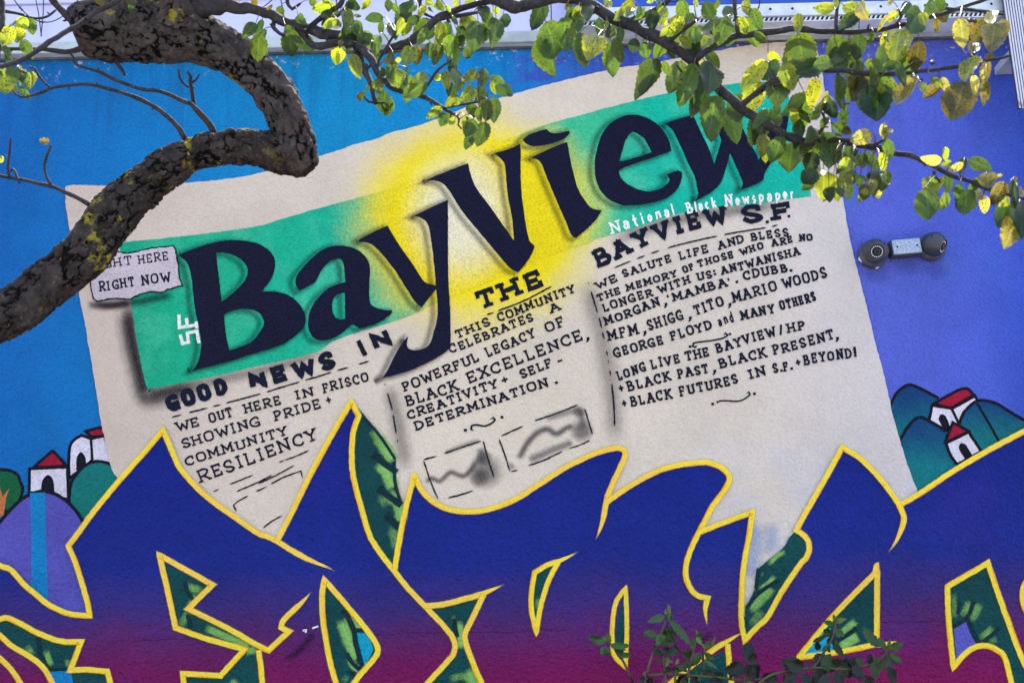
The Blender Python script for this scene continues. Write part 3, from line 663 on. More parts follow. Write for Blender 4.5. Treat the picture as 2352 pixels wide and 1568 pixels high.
facet('-20,1428! 17,1424 50,1438 137,1476 182,1476! 158,1538! 240,1542! 262,1600! 130,1600! 100,1530 70,1505 0,1456 -20,1448!',
      (('60,1480 75,1505', 20, .6), ('104,1490 118,1530', 18, .75), ('150,1510 160,1532', 16, .6)), (('88,1462 92,1500 110,1535', 9), ('110,1538 160,1536', 6)), '108,1540! 162,1536! 175,1600! 140,1600!', M_stripe)
facet('745,1336! 786,1384 835,1442 860,1476 864,1495 855,1511 822,1551 790,1600! 780,1600! 762,1526 750,1463 743,1413',
      (('792,1412 812,1430 832,1446', 24, .9), ('784,1420 797,1460 812,1495 824,1512', 34, 1), ('800,1508 815,1530 836,1540', 22, .9), ('786,1552 800,1565', 20, .5)),
      (('790,1400 812,1444 818,1480 834,1536', 11), ('812,1446 842,1448', 9), ('796,1500 812,1524 840,1548', 9), ('800,1540 824,1552', 8)), '818,1451! 836,1449! 850,1468 858,1489! 853,1501 836,1531! 825,1501', M_cyan)
facet('980,1396! 1015,1394 1063,1382 1108,1368! 1086,1413 1064,1455! 1068,1478 1088,1526 1115,1600! 960,1600! 1028,1520 1045,1496 1044,1471 1026,1440',
      (('1052,1424 1058,1455 1060,1490', 22, 1), ('1040,1410 1046,1440', 14, .5), ('1070,1535 1085,1560 1095,1590', 34, .9), ('1030,1560 1060,1552 1080,1560', 20, .5)), (('1042,1420 1050,1462', 9),))
b = MB(); fill(b, '1046,1490! 1056,1500! 1050,1504 1044,1500', 22); b.build('magenta_gap', M_fill, GRAF)
facet('1232,1316! 1260,1302 1282,1292! 1258,1331 1240,1388 1232,1440! 1226,1400 1226,1356', (('1234,1370 1236,1400', 14, .6),))
facet('1436,1372! 1424,1400 1416,1440 1412,1488 1420,1508 1434,1522! 1438,1440')
facet('1671,1490! 1620,1518 1545,1570 1530,1600! 1684,1600! 1676,1538', (('1560,1578 1590,1560 1605,1572', 20, .8), ('1520,1560 1540,1570', 14, .4)))
facet('2010,1322! 1914,1416 1838,1508! 1930,1494 2010,1477!', (('1922,1462 1950,1438 1968,1424', 20, .85), ('1925,1492 1950,1470 1972,1458', 34, .95)), (('1918,1475 1945,1458 1968,1442', 9), ('1913,1448 1918,1496', 7)), '1842,1506! 1880,1462 1908,1440! 1912,1470 1915,1494! 1880,1500', M_cyan)
facet('2266,1298! 2182,1350! 2184,1426 2194,1526! 2214,1500 2239,1483 2264,1478 2289,1488 2312,1513 2332,1600! 2390,1600! 2350,1520 2310,1421 2286,1355',
      (('2190,1360 2194,1420', 16, .4), ('2208,1416 2220,1398 2226,1378', 20, .6), ('2230,1428 2240,1406 2252,1384', 22, .6), ('2250,1468 2268,1452 2280,1438', 20, .6), ('2270,1478 2290,1464', 20, .4)),
      (('2188,1440 2222,1416 2236,1380', 8), ('2222,1420 2236,1455 2250,1478', 10), ('2252,1478 2275,1460 2296,1440', 8), ('2200,1410 2204,1380', 7)), '2190,1441! 2219,1427! 2234,1450 2245,1474! 2214,1496 2198,1518!', M_viol)
# notch facet beside the cream gap
facet('1829,1217! 1812,1235 1800,1256 1764,1286 1745,1302! 1738,1318 1733,1352 1718,1384 1711,1400! 1712,1468! 1763,1412 1796,1354 1834,1298 1853,1274 1856,1253 1849,1236',
      (('1742,1354 1764,1340 1780,1322', 16, .9), ('1718,1402 1745,1376 1772,1346', 34, .8), ('1725,1440 1750,1400', 26, .4), ('1764,1298 1785,1276 1804,1266', 14, .8), ('1750,1324 1752,1312', 6, 1)), (('1715,1396 1742,1362 1790,1330', 8), ('1742,1304 1736,1350', 7)))
b = MB()
ribbon(b, curve('1735,1200 1733,1260 1722,1330'), 60, 19.0, SOFT, alpha=.5, fade=(20, 20)); ribbon(b, curve('1768,1195 1772,1240 1758,1275'), 50, 19.0, SOFT, alpha=.45, fade=(20, 20)); b.build('blue_overspray', paint('pale_blue_mist', (150, 178, 232), soft=True), GRAF)
b = MB()
for s_ in ('717,1442 731,1437', '695,1447 703,1446 702,1452'): ribbon(b, curve(s_), 4, 25)
b.build('paint_chip', M_white, GRAF)
b = MB()
for s_, al in (('655,1515 690,1490 722,1452', .42), ('735,1420 752,1395', .3), ('1590,1490 1625,1460 1640,1455', .3)): ribbon(b, curve(s_), 26, 23, SOFT, alpha=al, fade=(10, 10))
b.build('black_overspray', M_inks, GRAF)
# ------------------------------------------------------------------ coping and siding above the wall
def plain(name, rgb, rough=.5, spec=.5, metal=0.0, dirt=.12, scale=6.0, bscale=0, bstr=0.0, linear=None):
    n = N(name); n.pos(); c = linear or pal(*rgb)
    k = n.ss(n.noise(scale, 5.0, .65), .35, .7, 1 + dirt * .5, 1 - dirt)
    x = n.n('ShaderNodeVectorMath', operation='SCALE'); n.L(c, x.inputs[0]); n.L(k, x.inputs[3])
    nb = n.bump(n.noise(bscale, 3.0), bstr, .004) if bscale else None
    return n.done(n.bsdf(x.outputs[0], rough, spec, metal, nb))
def mk_siding():
    n = N('white_painted_siding'); n.pos()
    st = n.ss(n.noise(4.0, 5.0, .7), .45, .75)
    col = n.mix(n.math('MULTIPLY', st, .5), (.64, .62, .92, 1), (.52, .51, .78, 1))
    # punched dimples in a regular grid
    g = n.math('MULTIPLY', n.math('SINE', n.math('MULTIPLY', n.X, 520.0)), n.math('SINE', n.math('MULTIPLY', n.Z, 520.0)))
    h = n.ss(g, .35, .8)
    col = n.mix(n.math('MULTIPLY', h, .35), col, (.30, .33, .42, 1))
    sc = n.ss(n.noise(24, 5.0, .8, off=3.0), .66, .70); col = n.mix(n.math('MULTIPLY', sc, .6), col, (.34, .34, .40, 1))
    return n.done(n.bsdf(col, .45, .4, normal=n.bump(h, .3, .002)))
M_sid = mk_siding()
M_cop = plain('grey_green_coping_metal', None, .42, .5, 0, .3, 5.0, linear=(.44, .48, .47, 1))
M_cop2 = plain('pale_coping_lip_metal', None, .42, .5, 0, .35, 7.0, linear=(.50, .52, .56, 1))
M_gap = plain('dirty_shaded_mortar', None, .9, .2, 0, .4, 30.0, 60, .8, linear=(.10, .10, .12, 1))  # dark colour holds dirt and the painted-in shade under the coping lip
zc = lambda v: at(1176, v, -.03).z
z0, z1, z2 = at(1176, 101, -.03).z, at(1176, 72, -.045).z, 4.72
b = MB(); box(b, -9, 9, -.008, .2, Z_TOP + .0005, z0 + .01); b.build('mortar_joint', M_gap, wall_root)
o = MB(); box(o, -9, 9, -.030, .22, Z_TOP + .022, z0); o = o.build('coping_lip', M_cop2, wall_root); bevel(o, .003)
o = MB(); box(o, -9, 9, -.045, .24, z0 + .0005, z1); o = o.build('coping_fascia', M_cop, wall_root); bevel(o, .004)
zz = z1 + .0005; k = 0
while zz < z2:
    h = min(.185, z2 - zz); b = MB()
    off = .006 * (k % 2)
    i = [b.add(Vector((x, y, z))) for x in (-9, 9) for (y, z) in ((-.034, zz), (-.034, zz + .012), (-.022, zz + h - .002), (.10, zz + h - .002), (.10, zz))]
    for q in range(5): b.f.append((i[q], i[(q + 1) % 5], i[5 + (q + 1) % 5], i[5 + q]))
    b.f.append(tuple(i[4::-1])); b.f.append(tuple(i[5:]))
    b.build('siding_board', M_sid, wall_root); zz += h; k += 1

# ------------------------------------------------------------------ sign box with a slotted channel, upper right
Y_S = -.16
xs0 = at(1318, 58, Y_S).x; zs = at(1764, 48, Y_S).z; zs1 = at(1764, 37, Y_S).z; zs2 = at(1764, 9, Y_S).z
sg = empty('sign_box', (xs0, Y_S, zs), 'blue sign box with a white screwed rail and slotted strip along its bottom edge', 'sign box')
M_swhite = plain('white_sign_rail', None, .4, .5, 0, .25, 9.0, linear=(.62, .65, .72, 1)); M_sblue = plain('blue_sign_face', None, .35, .5, 0, .1, 4.0, linear=(.02, .07, .42, 1))
M_dark = plain('dark_recess', None, .8, .3, 0, .2, 10.0, linear=(.02, .022, .03, 1))
b = MB(); box(b, xs0, 7, Y_S + .014, -.05, zs, zs1); b.build('channel', M_dark, sg)
b = MB(); x = xs0 + .01
while x < 2.6:
    w_ = .0085; i = [b.add(Vector(p)) for p in ((x, Y_S + .010, zs + .002), (x + w_, Y_S + .010, zs + .002), (x + w_ + .009, Y_S + .010, zs1 - .002), (x + .009, Y_S + .010, zs1 - .002),
                                              (x, Y_S + .02, zs + .002), (x + w_, Y_S + .02, zs + .002), (x + w_ + .009, Y_S + .02, zs1 - .002), (x + .009, Y_S + .02, zs1 - .002))]
    b.f += [(i[0], i[1], i[2], i[3]), (i[1], i[5], i[6], i[2]), (i[4], i[0], i[3], i[7])]; x += .0185
b.build('vent_slats', M_swhite, sg)
b = MB(); box(b, xs0, 7, Y_S + .002, -.05, zs - .004, zs - .0005); box(b, xs0, 7, Y_S, -.05, zs1 + .0005, zs2); o = b.build('rail', M_swhite, sg)
x = xs0 + .08
while x < 2.45:
    sc_ = MB()
    c = Vector((x, Y_S - .002, zs1 + (zs2 - zs1) * .55)); ring = [sc_.add(c + Vector((.005 * math.cos(a * .785), 0, .005 * math.sin(a * .785)))) for a in range(8)]
    back = [sc_.add(c + Vector((.006 * math.cos(a * .785), .003, .006 * math.sin(a * .785)))) for a in range(8)]
    sc_.f.append(tuple(ring))
    for a in range(8): sc_.f.append((ring[a], ring[(a + 1) % 8], back[(a + 1) % 8], back[a]))
    x += .088; sc_.build('rail_screw', M_dark, sg)
b = MB(); box(b, xs0, 7, Y_S + .012, -.05, zs2 + .0005, 4.70); b.build('face_panel', M_sblue, sg)

# ------------------------------------------------------------------ fluted downspout at the right edge
p0 = at(2341, 251, -.20)
ds = empty('downspout', (p0.x + .05, -.20, p0.z), 'pale fluted downspout with dark creases ending in mid wall at the far right', 'downspout')
def mk_spout():
    n = N('weathered_white_metal'); n.pos()
    gv = n.ss(n.Y, -.1995, -.1975); r = n.math('MULTIPLY', n.ss(n.noise(16, 4.0, .7), .25, .5, .5, 1.0), gv)  # colour darkens towards the bottom of each flute
    c = n.mix(r, (.62, .60, .68, 1), (.06, .05, .075, 1))
    lo = n.math('MULTIPLY', n.ss(n.Z, p0.z + .08, p0.z), n.ss(n.noise(22, 3.0), .35, .6)); c = n.mix(lo, c, (.10, .055, .05, 1))
    return n.done(n.bsdf(c, .45, .5))
b = MB(); prof = []
NR = 11; WD = .115
for k in range(NR * 12 + 1):
    a = k / (NR * 12); prof.append((p0.x + a * WD, -.20 + .0035 * (abs(math.cos(a * NR * math.pi)) ** 6)))
prof += [(p0.x + WD, -.186), (p0.x, -.186)]
T0 = [b.add(Vector((x, y, p0.z + .018 * abs((x - p0.x) / WD - .3)))) for x, y in prof]; T1 = [b.add(Vector((x, y, 4.70))) for x, y in prof]
for k in range(len(prof)):
    j = (k + 1) % len(prof); b.f.append((T0[k], T0[j], T1[j], T1[k]))
b.build('fluted_pipe', mk_spout(), ds)
b = MB(); box(b, p0.x + .02, p0.x + WD - .02, -.1865, .0, p0.z + .25, p0.z + .28); b.build('wall_bracket', M_cop, ds)

# ------------------------------------------------------------------ generic round things
def tube(mb, P, R, seg=10, cap=True, wob=0.0, seed=0.0):
    """swept tube through 3-d points"""
    n = len(P); t0 = (P[1] - P[0]).normalized(); nx = t0.orthogonal().normalized(); rows = []
    for i in range(n):
        t = (P[min(i + 1, n - 1)] - P[max(i - 1, 0)])
        t = t.normalized() if t.length > 1e-9 else t0
        nx = (nx - t * nx.dot(t)).normalized(); ny = t.cross(nx); r = R[i] if isinstance(R, list) else R
        row = []
        for k in range(seg):
            a = 2 * math.pi * k / seg; d = nx * math.cos(a) + ny * math.sin(a); rr = r
            if wob: rr *= 1 + wob * noise.noise((P[i] + d * r) * 38 + Vector((seed, 0, 0)))
            row.append(mb.add(P[i] + d * rr))
        rows.append(row); t0 = t
    for r0, r1 in zip(rows, rows[1:]):
        for k in range(seg): mb.f.append((r0[k], r0[(k + 1) % seg], r1[(k + 1) % seg], r1[k]))
    if cap:
        mb.f.append(tuple(rows[0][::-1])); mb.f.append(tuple(rows[-1]))
def lathe(mb, base, axis, prof, seg=32, flip=False):
    """prof: (radius, height along axis)"""
    ax = axis.normalized(); nx = ax.orthogonal().normalized(); ny = ax.cross(nx); rows = []
    for r, h in prof:
        rows.append([mb.add(base + ax * h + (nx * math.cos(2 * math.pi * k / seg) + ny * math.sin(2 * math.pi * k / seg)) * max(r, 1e-5)) for k in range(seg)])
    for r0, r1 in zip(rows, rows[1:]):
        for k in range(seg): mb.f.append((r0[k], r0[(k + 1) % seg], r1[(k + 1) % seg], r1[k]))

# ------------------------------------------------------------------ security cameras and junction box
M_cam = plain('charcoal_camera_shell', None, .38, .5, 0, .2, 14.0, linear=(.044, .043, .052, 1)); M_cam2 = plain('camera_base_ring', None, .5, .5, 0, .3, 40.0, linear=(.075, .075, .085, 1))
M_glass = plain('black_camera_glass', None, .22, .25, 0, 0, 5.0, linear=(.004, .004, .006, 1)); M_led = plain('clear_led', None, .25, .6, 0, 0, 5.0, linear=(.75, .77, .8, 1))
M_chip = plain('chipped_white', None, .6, .4, 0, .1, 9.0, linear=(.6, .6, .62, 1))
def turret(u, v, r_px, look, name, label):
    c = at(u, v, -.055); r = r_px * depth(c) / FPX
    wallp = Vector((c.x, 0, c.z)); root = empty(name, wallp, label, 'security camera', 'turret cameras beside the junction box')
    b = MB(); lathe(b, wallp, Vector((0, -1, 0)), [(r * .98, 0), (r * 1.02, .004), (r * 1.02, .022), (r * .95, .030), (r * .90, .036), (0, .037)])
    o = b.build('base_ring', M_cam2, root, True)
    b = MB(); bc = wallp + Vector((0, -.048, 0)); R = r * .90; ax = look.normalized()
    prof = []
    th0 = math.asin(.62)
    for k in range(25):
        th = math.pi - (math.pi - th0) * k / 24; prof.append((R * math.sin(th), R * math.cos(th)))
    fh = R * math.cos(th0); fr = R * .62
    prof += [(fr * .97, fh + .0012), (fr * .90, fh + .0008), (fr * .88, fh - .004)]
    lathe(b, bc, ax, prof, 40); b.build('eyeball', M_cam, root, True)
    b = MB(); lathe(b, bc, ax, [(fr * .885, fh - .0035), (0, fh - .0034)], 32); g = b.build('face_glass', M_glass, root)
    b = MB(); lathe(b, bc, ax, [(fr * .36, fh - .003), (fr * .36, fh + .004), (fr * .30, fh + .006), (fr * .24, fh + .005), (fr * .20, fh + .002)], 28); b.build('lens_barrel', M_cam, g, True)
    b = MB(); lathe(b, bc, ax, [(fr * .2, fh + .0022), (fr * .1, fh + .0034), (0, fh + .0038)], 20); b.build('lens', M_glass, g, True)
    b = MB(); nx = ax.orthogonal().normalized(); ny = ax.cross(nx)
    for k in range(18):
        a = 2 * math.pi * k / 18; q = bc + ax * (fh - .003) + (nx * math.cos(a) + ny * math.sin(a)) * fr * .68
        lathe(b, q, ax, [(fr * .085, 0), (fr * .07, .0012), (0, .0018)], 10)
    b.build('led_ring', M_led, g)
    for sx, sz in ((.62, .40), (-.5, .55)):
        b = MB(); d = (Vector((sx, -1.0, sz))).normalized(); lathe(b, bc + d * (R - .0012), d, [(.0032, 0), (.0030, .0018), (0, .0019)], 10); b.build('screw', M_glass, root)
    return root, wallp, r
c1, cp1, cr1 = turret(2012, 576, 32.5, Vector((-.16, -1, -.36)), 'security_camera', 'dark turret security camera facing the street, left of the junction box')
c2, cp2, cr2 = turret(2147, 560, 32, Vector((.80, -.62, -.52)), 'security_camera', 'dark turret security camera turned down to the right of the junction box')
for a, wdt in ((3.55, .22), (4.9, .14)):
    b = MB()
    P = [cp1 + Vector((math.cos(a + t * wdt) * cr1 * 1.035, -.016 - .004 * math.sin(t * 5), math.sin(a + t * wdt) * cr1 * 1.035)) for t in (-1, -.5, 0, .5, 1)]
    tube(b, P, [.0015, .004, .0055, .004, .001], 6); b.build('paint_chip', M_chip, c1)
bx0 = at(2051, 566, -.05); bx1 = at(2117, 566, -.05); jx0, jx1 = bx0.x, bx1.x; jz1 = at(2084, 549, -.05).z; jz0 = at(2084, 582, -.05).z
jb = empty('junction_box', ((jx0 + jx1) / 2, 0, jz0), 'small galvanised metal junction box with two screws between the two cameras', 'junction box')
def mk_galv():
    n = N('galvanised_steel'); n.pos(); v = n.n('ShaderNodeTexVoronoi'); n.L(n.pos(), v.inputs['Vector']); v.inputs['Scale'].default_value = 140
    c = n.mix(n.ss(v.outputs['Distance'], .2, .8), (.26, .27, .31, 1), (.42, .43, .48, 1))
    c = n.mix(n.ss(n.noise(60, 4.0, .7), .62, .70), c, (.12, .12, .13, 1))
    return n.done(n.bsdf(c, .36, .5, .75, n.bump(n.noise(120, 2.0), .2, .002)))
M_galv = mk_galv(); M_boxside = plain('dark_box_side', None, .5, .5, 0, .2, 20.0, linear=(.07, .07, .085, 1))
jr = Matrix.Rotation(0.0, 4, 'Y')
b = MB(); box(b, jx0 - .003, jx1 + .003, -.048, 0, jz0 - .003, jz1 + .003); o = b.build('box_body', M_boxside, jb); bevel(o, .004)
b = MB(); box(b, jx0, jx1, -.0525, -.0485, jz0, jz1); o = b.build('cover_plate', M_galv, jb); bevel(o, .002)
for fx in (.16, .86): b = MB(); lathe(b, Vector((jx0 + (jx1 - jx0) * fx, -.0524, (jz0 + jz1) / 2)), Vector((0, -1, 0)), [(.0042, 0), (.0036, .002), (0, .0022)], 12); b.build('cover_screw', M_glass, jb)
b = MB(); tube(b, [Vector((cp1.x + cr1 * .8, -.02, cp1.z + .005)), Vector((jx0 - .002, -.02, (jz0 + jz1) / 2))], .011, 14); b.build('conduit_nipple', M_boxside, jb, True); b = MB(); tube(b, [Vector((jx1 + .002, -.02, (jz0 + jz1) / 2)), Vector((cp2.x - cr2 * .8, -.02, cp2.z))], .011, 14)
b.build('conduit_nipple', M_boxside, jb, True)
jb.rotation_euler = (0, -R_(3.6), 0)

# ------------------------------------------------------------------ razor wire and tie wires along the siding
M_wire = plain('dark_razor_wire', None, .4, .5, .6, .3, 30.0, linear=(.03, .032, .045, 1))
rz = empty('razor_wire', (0, -.12, 4.15), 'coil of dark razor wire strung in front of the white siding above the coping', 'razor wire')
b = MB(); bb = b; rnd = random.Random(3); zcen = 4.40; P = []
for k in range(900):
    s = k / 900; a = s * 2 * math.pi * 13.5
    P.append(Vector((-2.6 + 5.6 * s + .13 * math.sin(a * .5 + 1), -.20 + .13 * math.cos(a), zcen + .40 * math.sin(a) + .03 * math.sin(a * .31))))
tube(b, P, .0022, 6)
for k in range(3, 895, 5):
    p = P[k]; t = (P[k + 1] - P[k - 1]).normalized(); s_ = t.orthogonal().normalized(); s_.rotate(Matrix.Rotation(rnd.random() * 6, 3, t)); q = t.cross(s_) * .0006
    for sg_ in (1, -1):
        i = [bb.add(p + t * .011 * sg_ + s_ * .012), bb.add(p + t * .004 * sg_ + q), bb.add(p - t * .003 * sg_ + q), bb.add(p + t * .011 * sg_ - s_ * .012), bb.add(p + t * .004 * sg_ - q), bb.add(p - t * .003 * sg_ - q)]
        bb.f += [(i[0], i[1], i[2]), (i[3], i[2], i[1]), (i[0], i[5], i[4]), (i[3], i[4], i[5])]
b.build('wire_coil', M_wire, rz, True)
for u0, v0, u1, v1 in ((78, -20, 95, 84), (100, -20, 94, 84), (486, -10, 484, 74), (905, -20, 915, 60), (640, -20, 655, 62), (1262, -20, 1266, 66), (1830, -20, 1822, 50), (1812, -40, 1764, 60), (1945, -30, 1910, 50), (1385, 20, 1388, 104)):
    A, B = at(u0, v0, -.09), at(u1, v1, -.05); b = MB(); tube(b, [A, A.lerp(B, .5) + Vector((.004, 0, 0)), B], .0022, 6); b.build('tie_wire', M_wire, rz, True)

# ------------------------------------------------------------------ ground
def mk_conc():
    n = N('sidewalk_concrete'); n.pos(); c = n.mix(n.ss(n.noise(3, 5.0, .65), .35, .7), (.40, .38, .36, 1), (.30, .29, .28, 1))
    c = n.mix(n.math('MULTIPLY', n.ss(n.noise(60, 3.0, .7, off=4), .6, .7), .5), c, (.2, .19, .18, 1))
    return n.done(n.bsdf(c, .85, .3, normal=n.bump(n.noise(90, 3.0), .4, .004)))
def mk_soil():
    n = N('planting_soil'); n.pos(); c = n.mix(n.noise(12, 5.0, .7), (.08, .055, .04, 1), (.16, .12, .09, 1)); return n.done(n.bsdf(c, .95, .2, normal=n.bump(n.noise(40, 4.0), .8, .02)))
def mk_asph():
    n = N('road_asphalt'); n.pos(); c = n.mix(n.noise(80, 3.0, .7), (.12, .115, .105, 1), (.20, .19, .17, 1)); return n.done(n.bsdf(c, .9, .3, normal=n.bump(n.noise(160, 2.0), .5, .004)))
b = MB(); box(b, -300, 300, -300, 300, -.5, -.15); tagm(b.build('ground', mk_asph()), None, None, None, 'structure')
b = MB(); box(b, -40, 40, -5.2, .3, -.149, -.004); tagm(b.build('pavement', mk_conc()), None, None, None, 'structure')
b = MB(); box(b, -8, 8, -1.75, -.001, -.1, .004); tagm(b.build('planting_bed', mk_soil()), None, None, None, 'structure')
# ------------------------------------------------------------------ tree: bark, limbs, branches
def mk_bark(name, base, plate, crack, lichen=0.0, rough=.85):
    n = N(name); n.pos(); t = n.attr('t')
    pl = n.mix(n.math('ADD', n.math('MULTIPLY', n.ss(n.noise(26, 5.0, .7), .32, .68), .75), n.math('MULTIPLY', n.attr('a'), .25)), base, plate)
    pl = n.mix(n.math('MULTIPLY', n.ss(n.noise(7, 3.0, .6, off=6), .52, .72), .55), pl, (.085, .038, .028, 1))
    pl = n.mix(n.math('MULTIPLY', n.ss(n.noise(95, 4.0, .75, off=3), .56, .70), .6), pl, (.20, .19, .20, 1))
    col = n.mix(n.ss(t, .22, .72), crack, pl)
    if lichen:
        q = n.math('MULTIPLY', n.ss(n.noise(8.5, 3.0, .6, off=22.5), .555, .625), n.ss(n.noise(48, 4.0, .7, off=2), .46, .54))
        q = n.math('MULTIPLY', q, n.ss(n.X, -.55, -.95)) if lichen == 1 else q
        col = n.mix(n.math('MULTIPLY', q, .85), col, (.42, .33, .03, 1))
        q2 = n.ss(n.noise(30, 3.0, .6, off=41), .70, .73); col = n.mix(n.math('MULTIPLY', q2, .8), col, (.40, .33, .06, 1))
    h = n.math('ADD', n.noise(150, 5.0, .75), n.math('MULTIPLY', n.noise(48, 4.0, .7), 1.2))
    return n.done(n.bsdf(col, rough, .12, normal=n.bump(h, .9, .009)))
M_bark = mk_bark('cracked_grey_bark', (.030, .024, .022, 1), (.125, .108, .105, 1), (.004, .0035, .0035, 1), 1)
M_barkl = mk_bark('cracked_brown_bark', (.020, .014, .012, 1), (.080, .066, .060, 1), (.0035, .003, .003, 1), 1)
M_twig = mk_bark('smooth_branch_bark', (.026, .023, .026, 1), (.068, .062, .068, 1), (.024, .02, .02, 1), 0, .75)

BR = []     # samples of every branch: (u, v, y, group)
def px3(s, y0, y1):
    q = [tuple(map(float, k.split(','))) for k in s.split()]
    L = [0.0]
    for a, b_ in zip(q, q[1:]): L.append(L[-1] + math.dist(a[:2], b_[:2]))
    P, R = [], []
    for (u, v, r), l in zip(q, L):
        y = y0 + (y1 - y0) * (l / (L[-1] or 1)); p = at(u, v, y); P.append(p); R.append(r * depth(p) / FPX)
    return P, R
def spline3(P, R, step):
    oP, oR = [], []
    for i in range(len(P) - 1):
        a, b_, c, d = P[max(i - 1, 0)], P[i], P[i + 1], P[min(i + 2, len(P) - 1)]
        k = max(1, int((c - b_).length / step))
        for j in range(k):
            t = j / k; t2, t3 = t * t, t * t * t
            oP.append(.5 * (2 * b_ + (c - a) * t + (2 * a - 5 * b_ + 4 * c - d) * t2 + (3 * b_ - a - 3 * c + d) * t3)); oR.append(R[i] + (R[i + 1] - R[i]) * t)
    oP.append(P[-1]); oR.append(R[-1]); return oP, oR
def barky(mb, P, R, step=.0042, seg=96, amp=1.0, k=33.0, close_end=False):
    P, R = spline3(P, R, step); n = len(P); t0 = (P[1] - P[0]).normalized(); nx = t0.orthogonal().normalized(); rows = []; S = [0.0]
    for i in range(1, n): S.append(S[-1] + (P[i] - P[i - 1]).length)
    # follow the axis smoothly
    for i in range(n):
        t = (P[min(i + 6, n - 1)] - P[max(i - 6, 0)]).normalized()
        nx = (nx - t * nx.dot(t)).normalized(); ny = t.cross(nx); row = []
        for q in range(seg):
            a = 2 * math.pi * q / seg; d = nx * math.cos(a) + ny * math.sin(a); p = P[i] + d * R[i]
            wv = noise.noise_vector(p * 30) * .016 + noise.noise_vector(p * 85) * .006; pw = Vector((S[i] * .58, math.cos(a) * R[i], math.sin(a) * R[i])) + P[0] + wv
            D, V_ = noise.voronoi(pw * k); D2, _ = noise.voronoi(pw * k * 2.3 + Vector((3, 1, 7)))
            c1 = min(1, (D[1] - D[0]) / .20); c2 = min(1, (D2[1] - D2[0]) / .12); ci = (math.sin(V_[0].x * 91.7 + V_[0].y * 57.3 + V_[0].z * 33.1) * 43758.5) % 1.0
            hid = max(0, min(.85, (noise.noise(p * 17 + Vector((2, 9, 4))) - .02) * 2.2)); c1 += (1 - c1) * hid
            big = noise.noise(p * 9); md = noise.noise(p * 23 + Vector((5, 5, 5)))
            h = -.0085 * (1 - c1) ** 1.1 - .0018 * (1 - c2) ** 1.2 * c1 + .0040 * (ci - .5) * c1 + .008 * big + .0055 * md + .0030 * noise.noise(p * 90) - .0042 * abs(noise.noise(pw * 62 + Vector((7, 7, 0)))) - .0030 * abs(noise.noise(pw * 130)) + .0045 * noise.noise(pw * k * .8 + Vector((11, 0, 0))) * c1
            row.append(mb.add(p + d * h * amp, ci, max(0, min(1, c1 * (.8 + .2 * c2)))))
        rows.append(row)
    for r0, r1 in zip(rows, rows[1:]):
        for q in range(seg): mb.f.append((r0[q], r0[(q + 1) % seg], r1[(q + 1) % seg], r1[q]))
    for row, pt in ((rows[0], P[0]), (rows[-1], P[-1])):
        c = mb.add(pt, 1.0, .4)
        for q in range(seg): mb.f.append((row[q], row[(q + 1) % seg], c))

tree = empty('pear_tree', (-2.45, -1.3, 0), 'pear tree with a thick crooked cracked limb and yellowing leaves hanging before the mural', 'tree')
lowP, lowR = px3('-170,800,61 -60,757,60 0,728,58 60,692,56 130,636,56 200,574,57 250,512,57 310,446,52 370,398,46 440,360,42 520,341,41 600,342,44 660,352,50 700,366,46 716,372,30', -1.22, -1.12)
pre = [Vector((-2.45, -1.3, -.05)), Vector((-2.46, -1.3, .35)), Vector((-2.42, -1.28, 1.0)), Vector((-2.30, -1.26, 1.55)), Vector((-2.0, -1.24, 2.0))]
b = MB(); barky(b, pre + lowP[:1], [.15, .115, .10, .09, .08, lowR[0]], .012, 60); b.build('trunk', M_bark, tree, True)
b = MB(); barky(b, lowP, lowR); LIMB = b.build('crooked_limb', M_barkl, tree, True)
upP, upR = px3('708,392,28 692,368,46 676,320,49 655,262,48 630,212,46 592,168,46 540,128,50 480,98,58 420,78,68 350,66,78 280,62,82 215,70,72 185,78,60 172,82,44', -1.12, -1.28)
b = MB(); barky(b, upP, upR); 
o = b.build('crooked_limb', M_bark, tree, True)
P, R = px3('400,70,72 410,10,66 400,-80,58 360,-220,50 330,-420,40', -1.24, -1.45); b = MB(); barky(b, P, R, .006, 72); b.build('rising_limb', M_bark, tree, True)

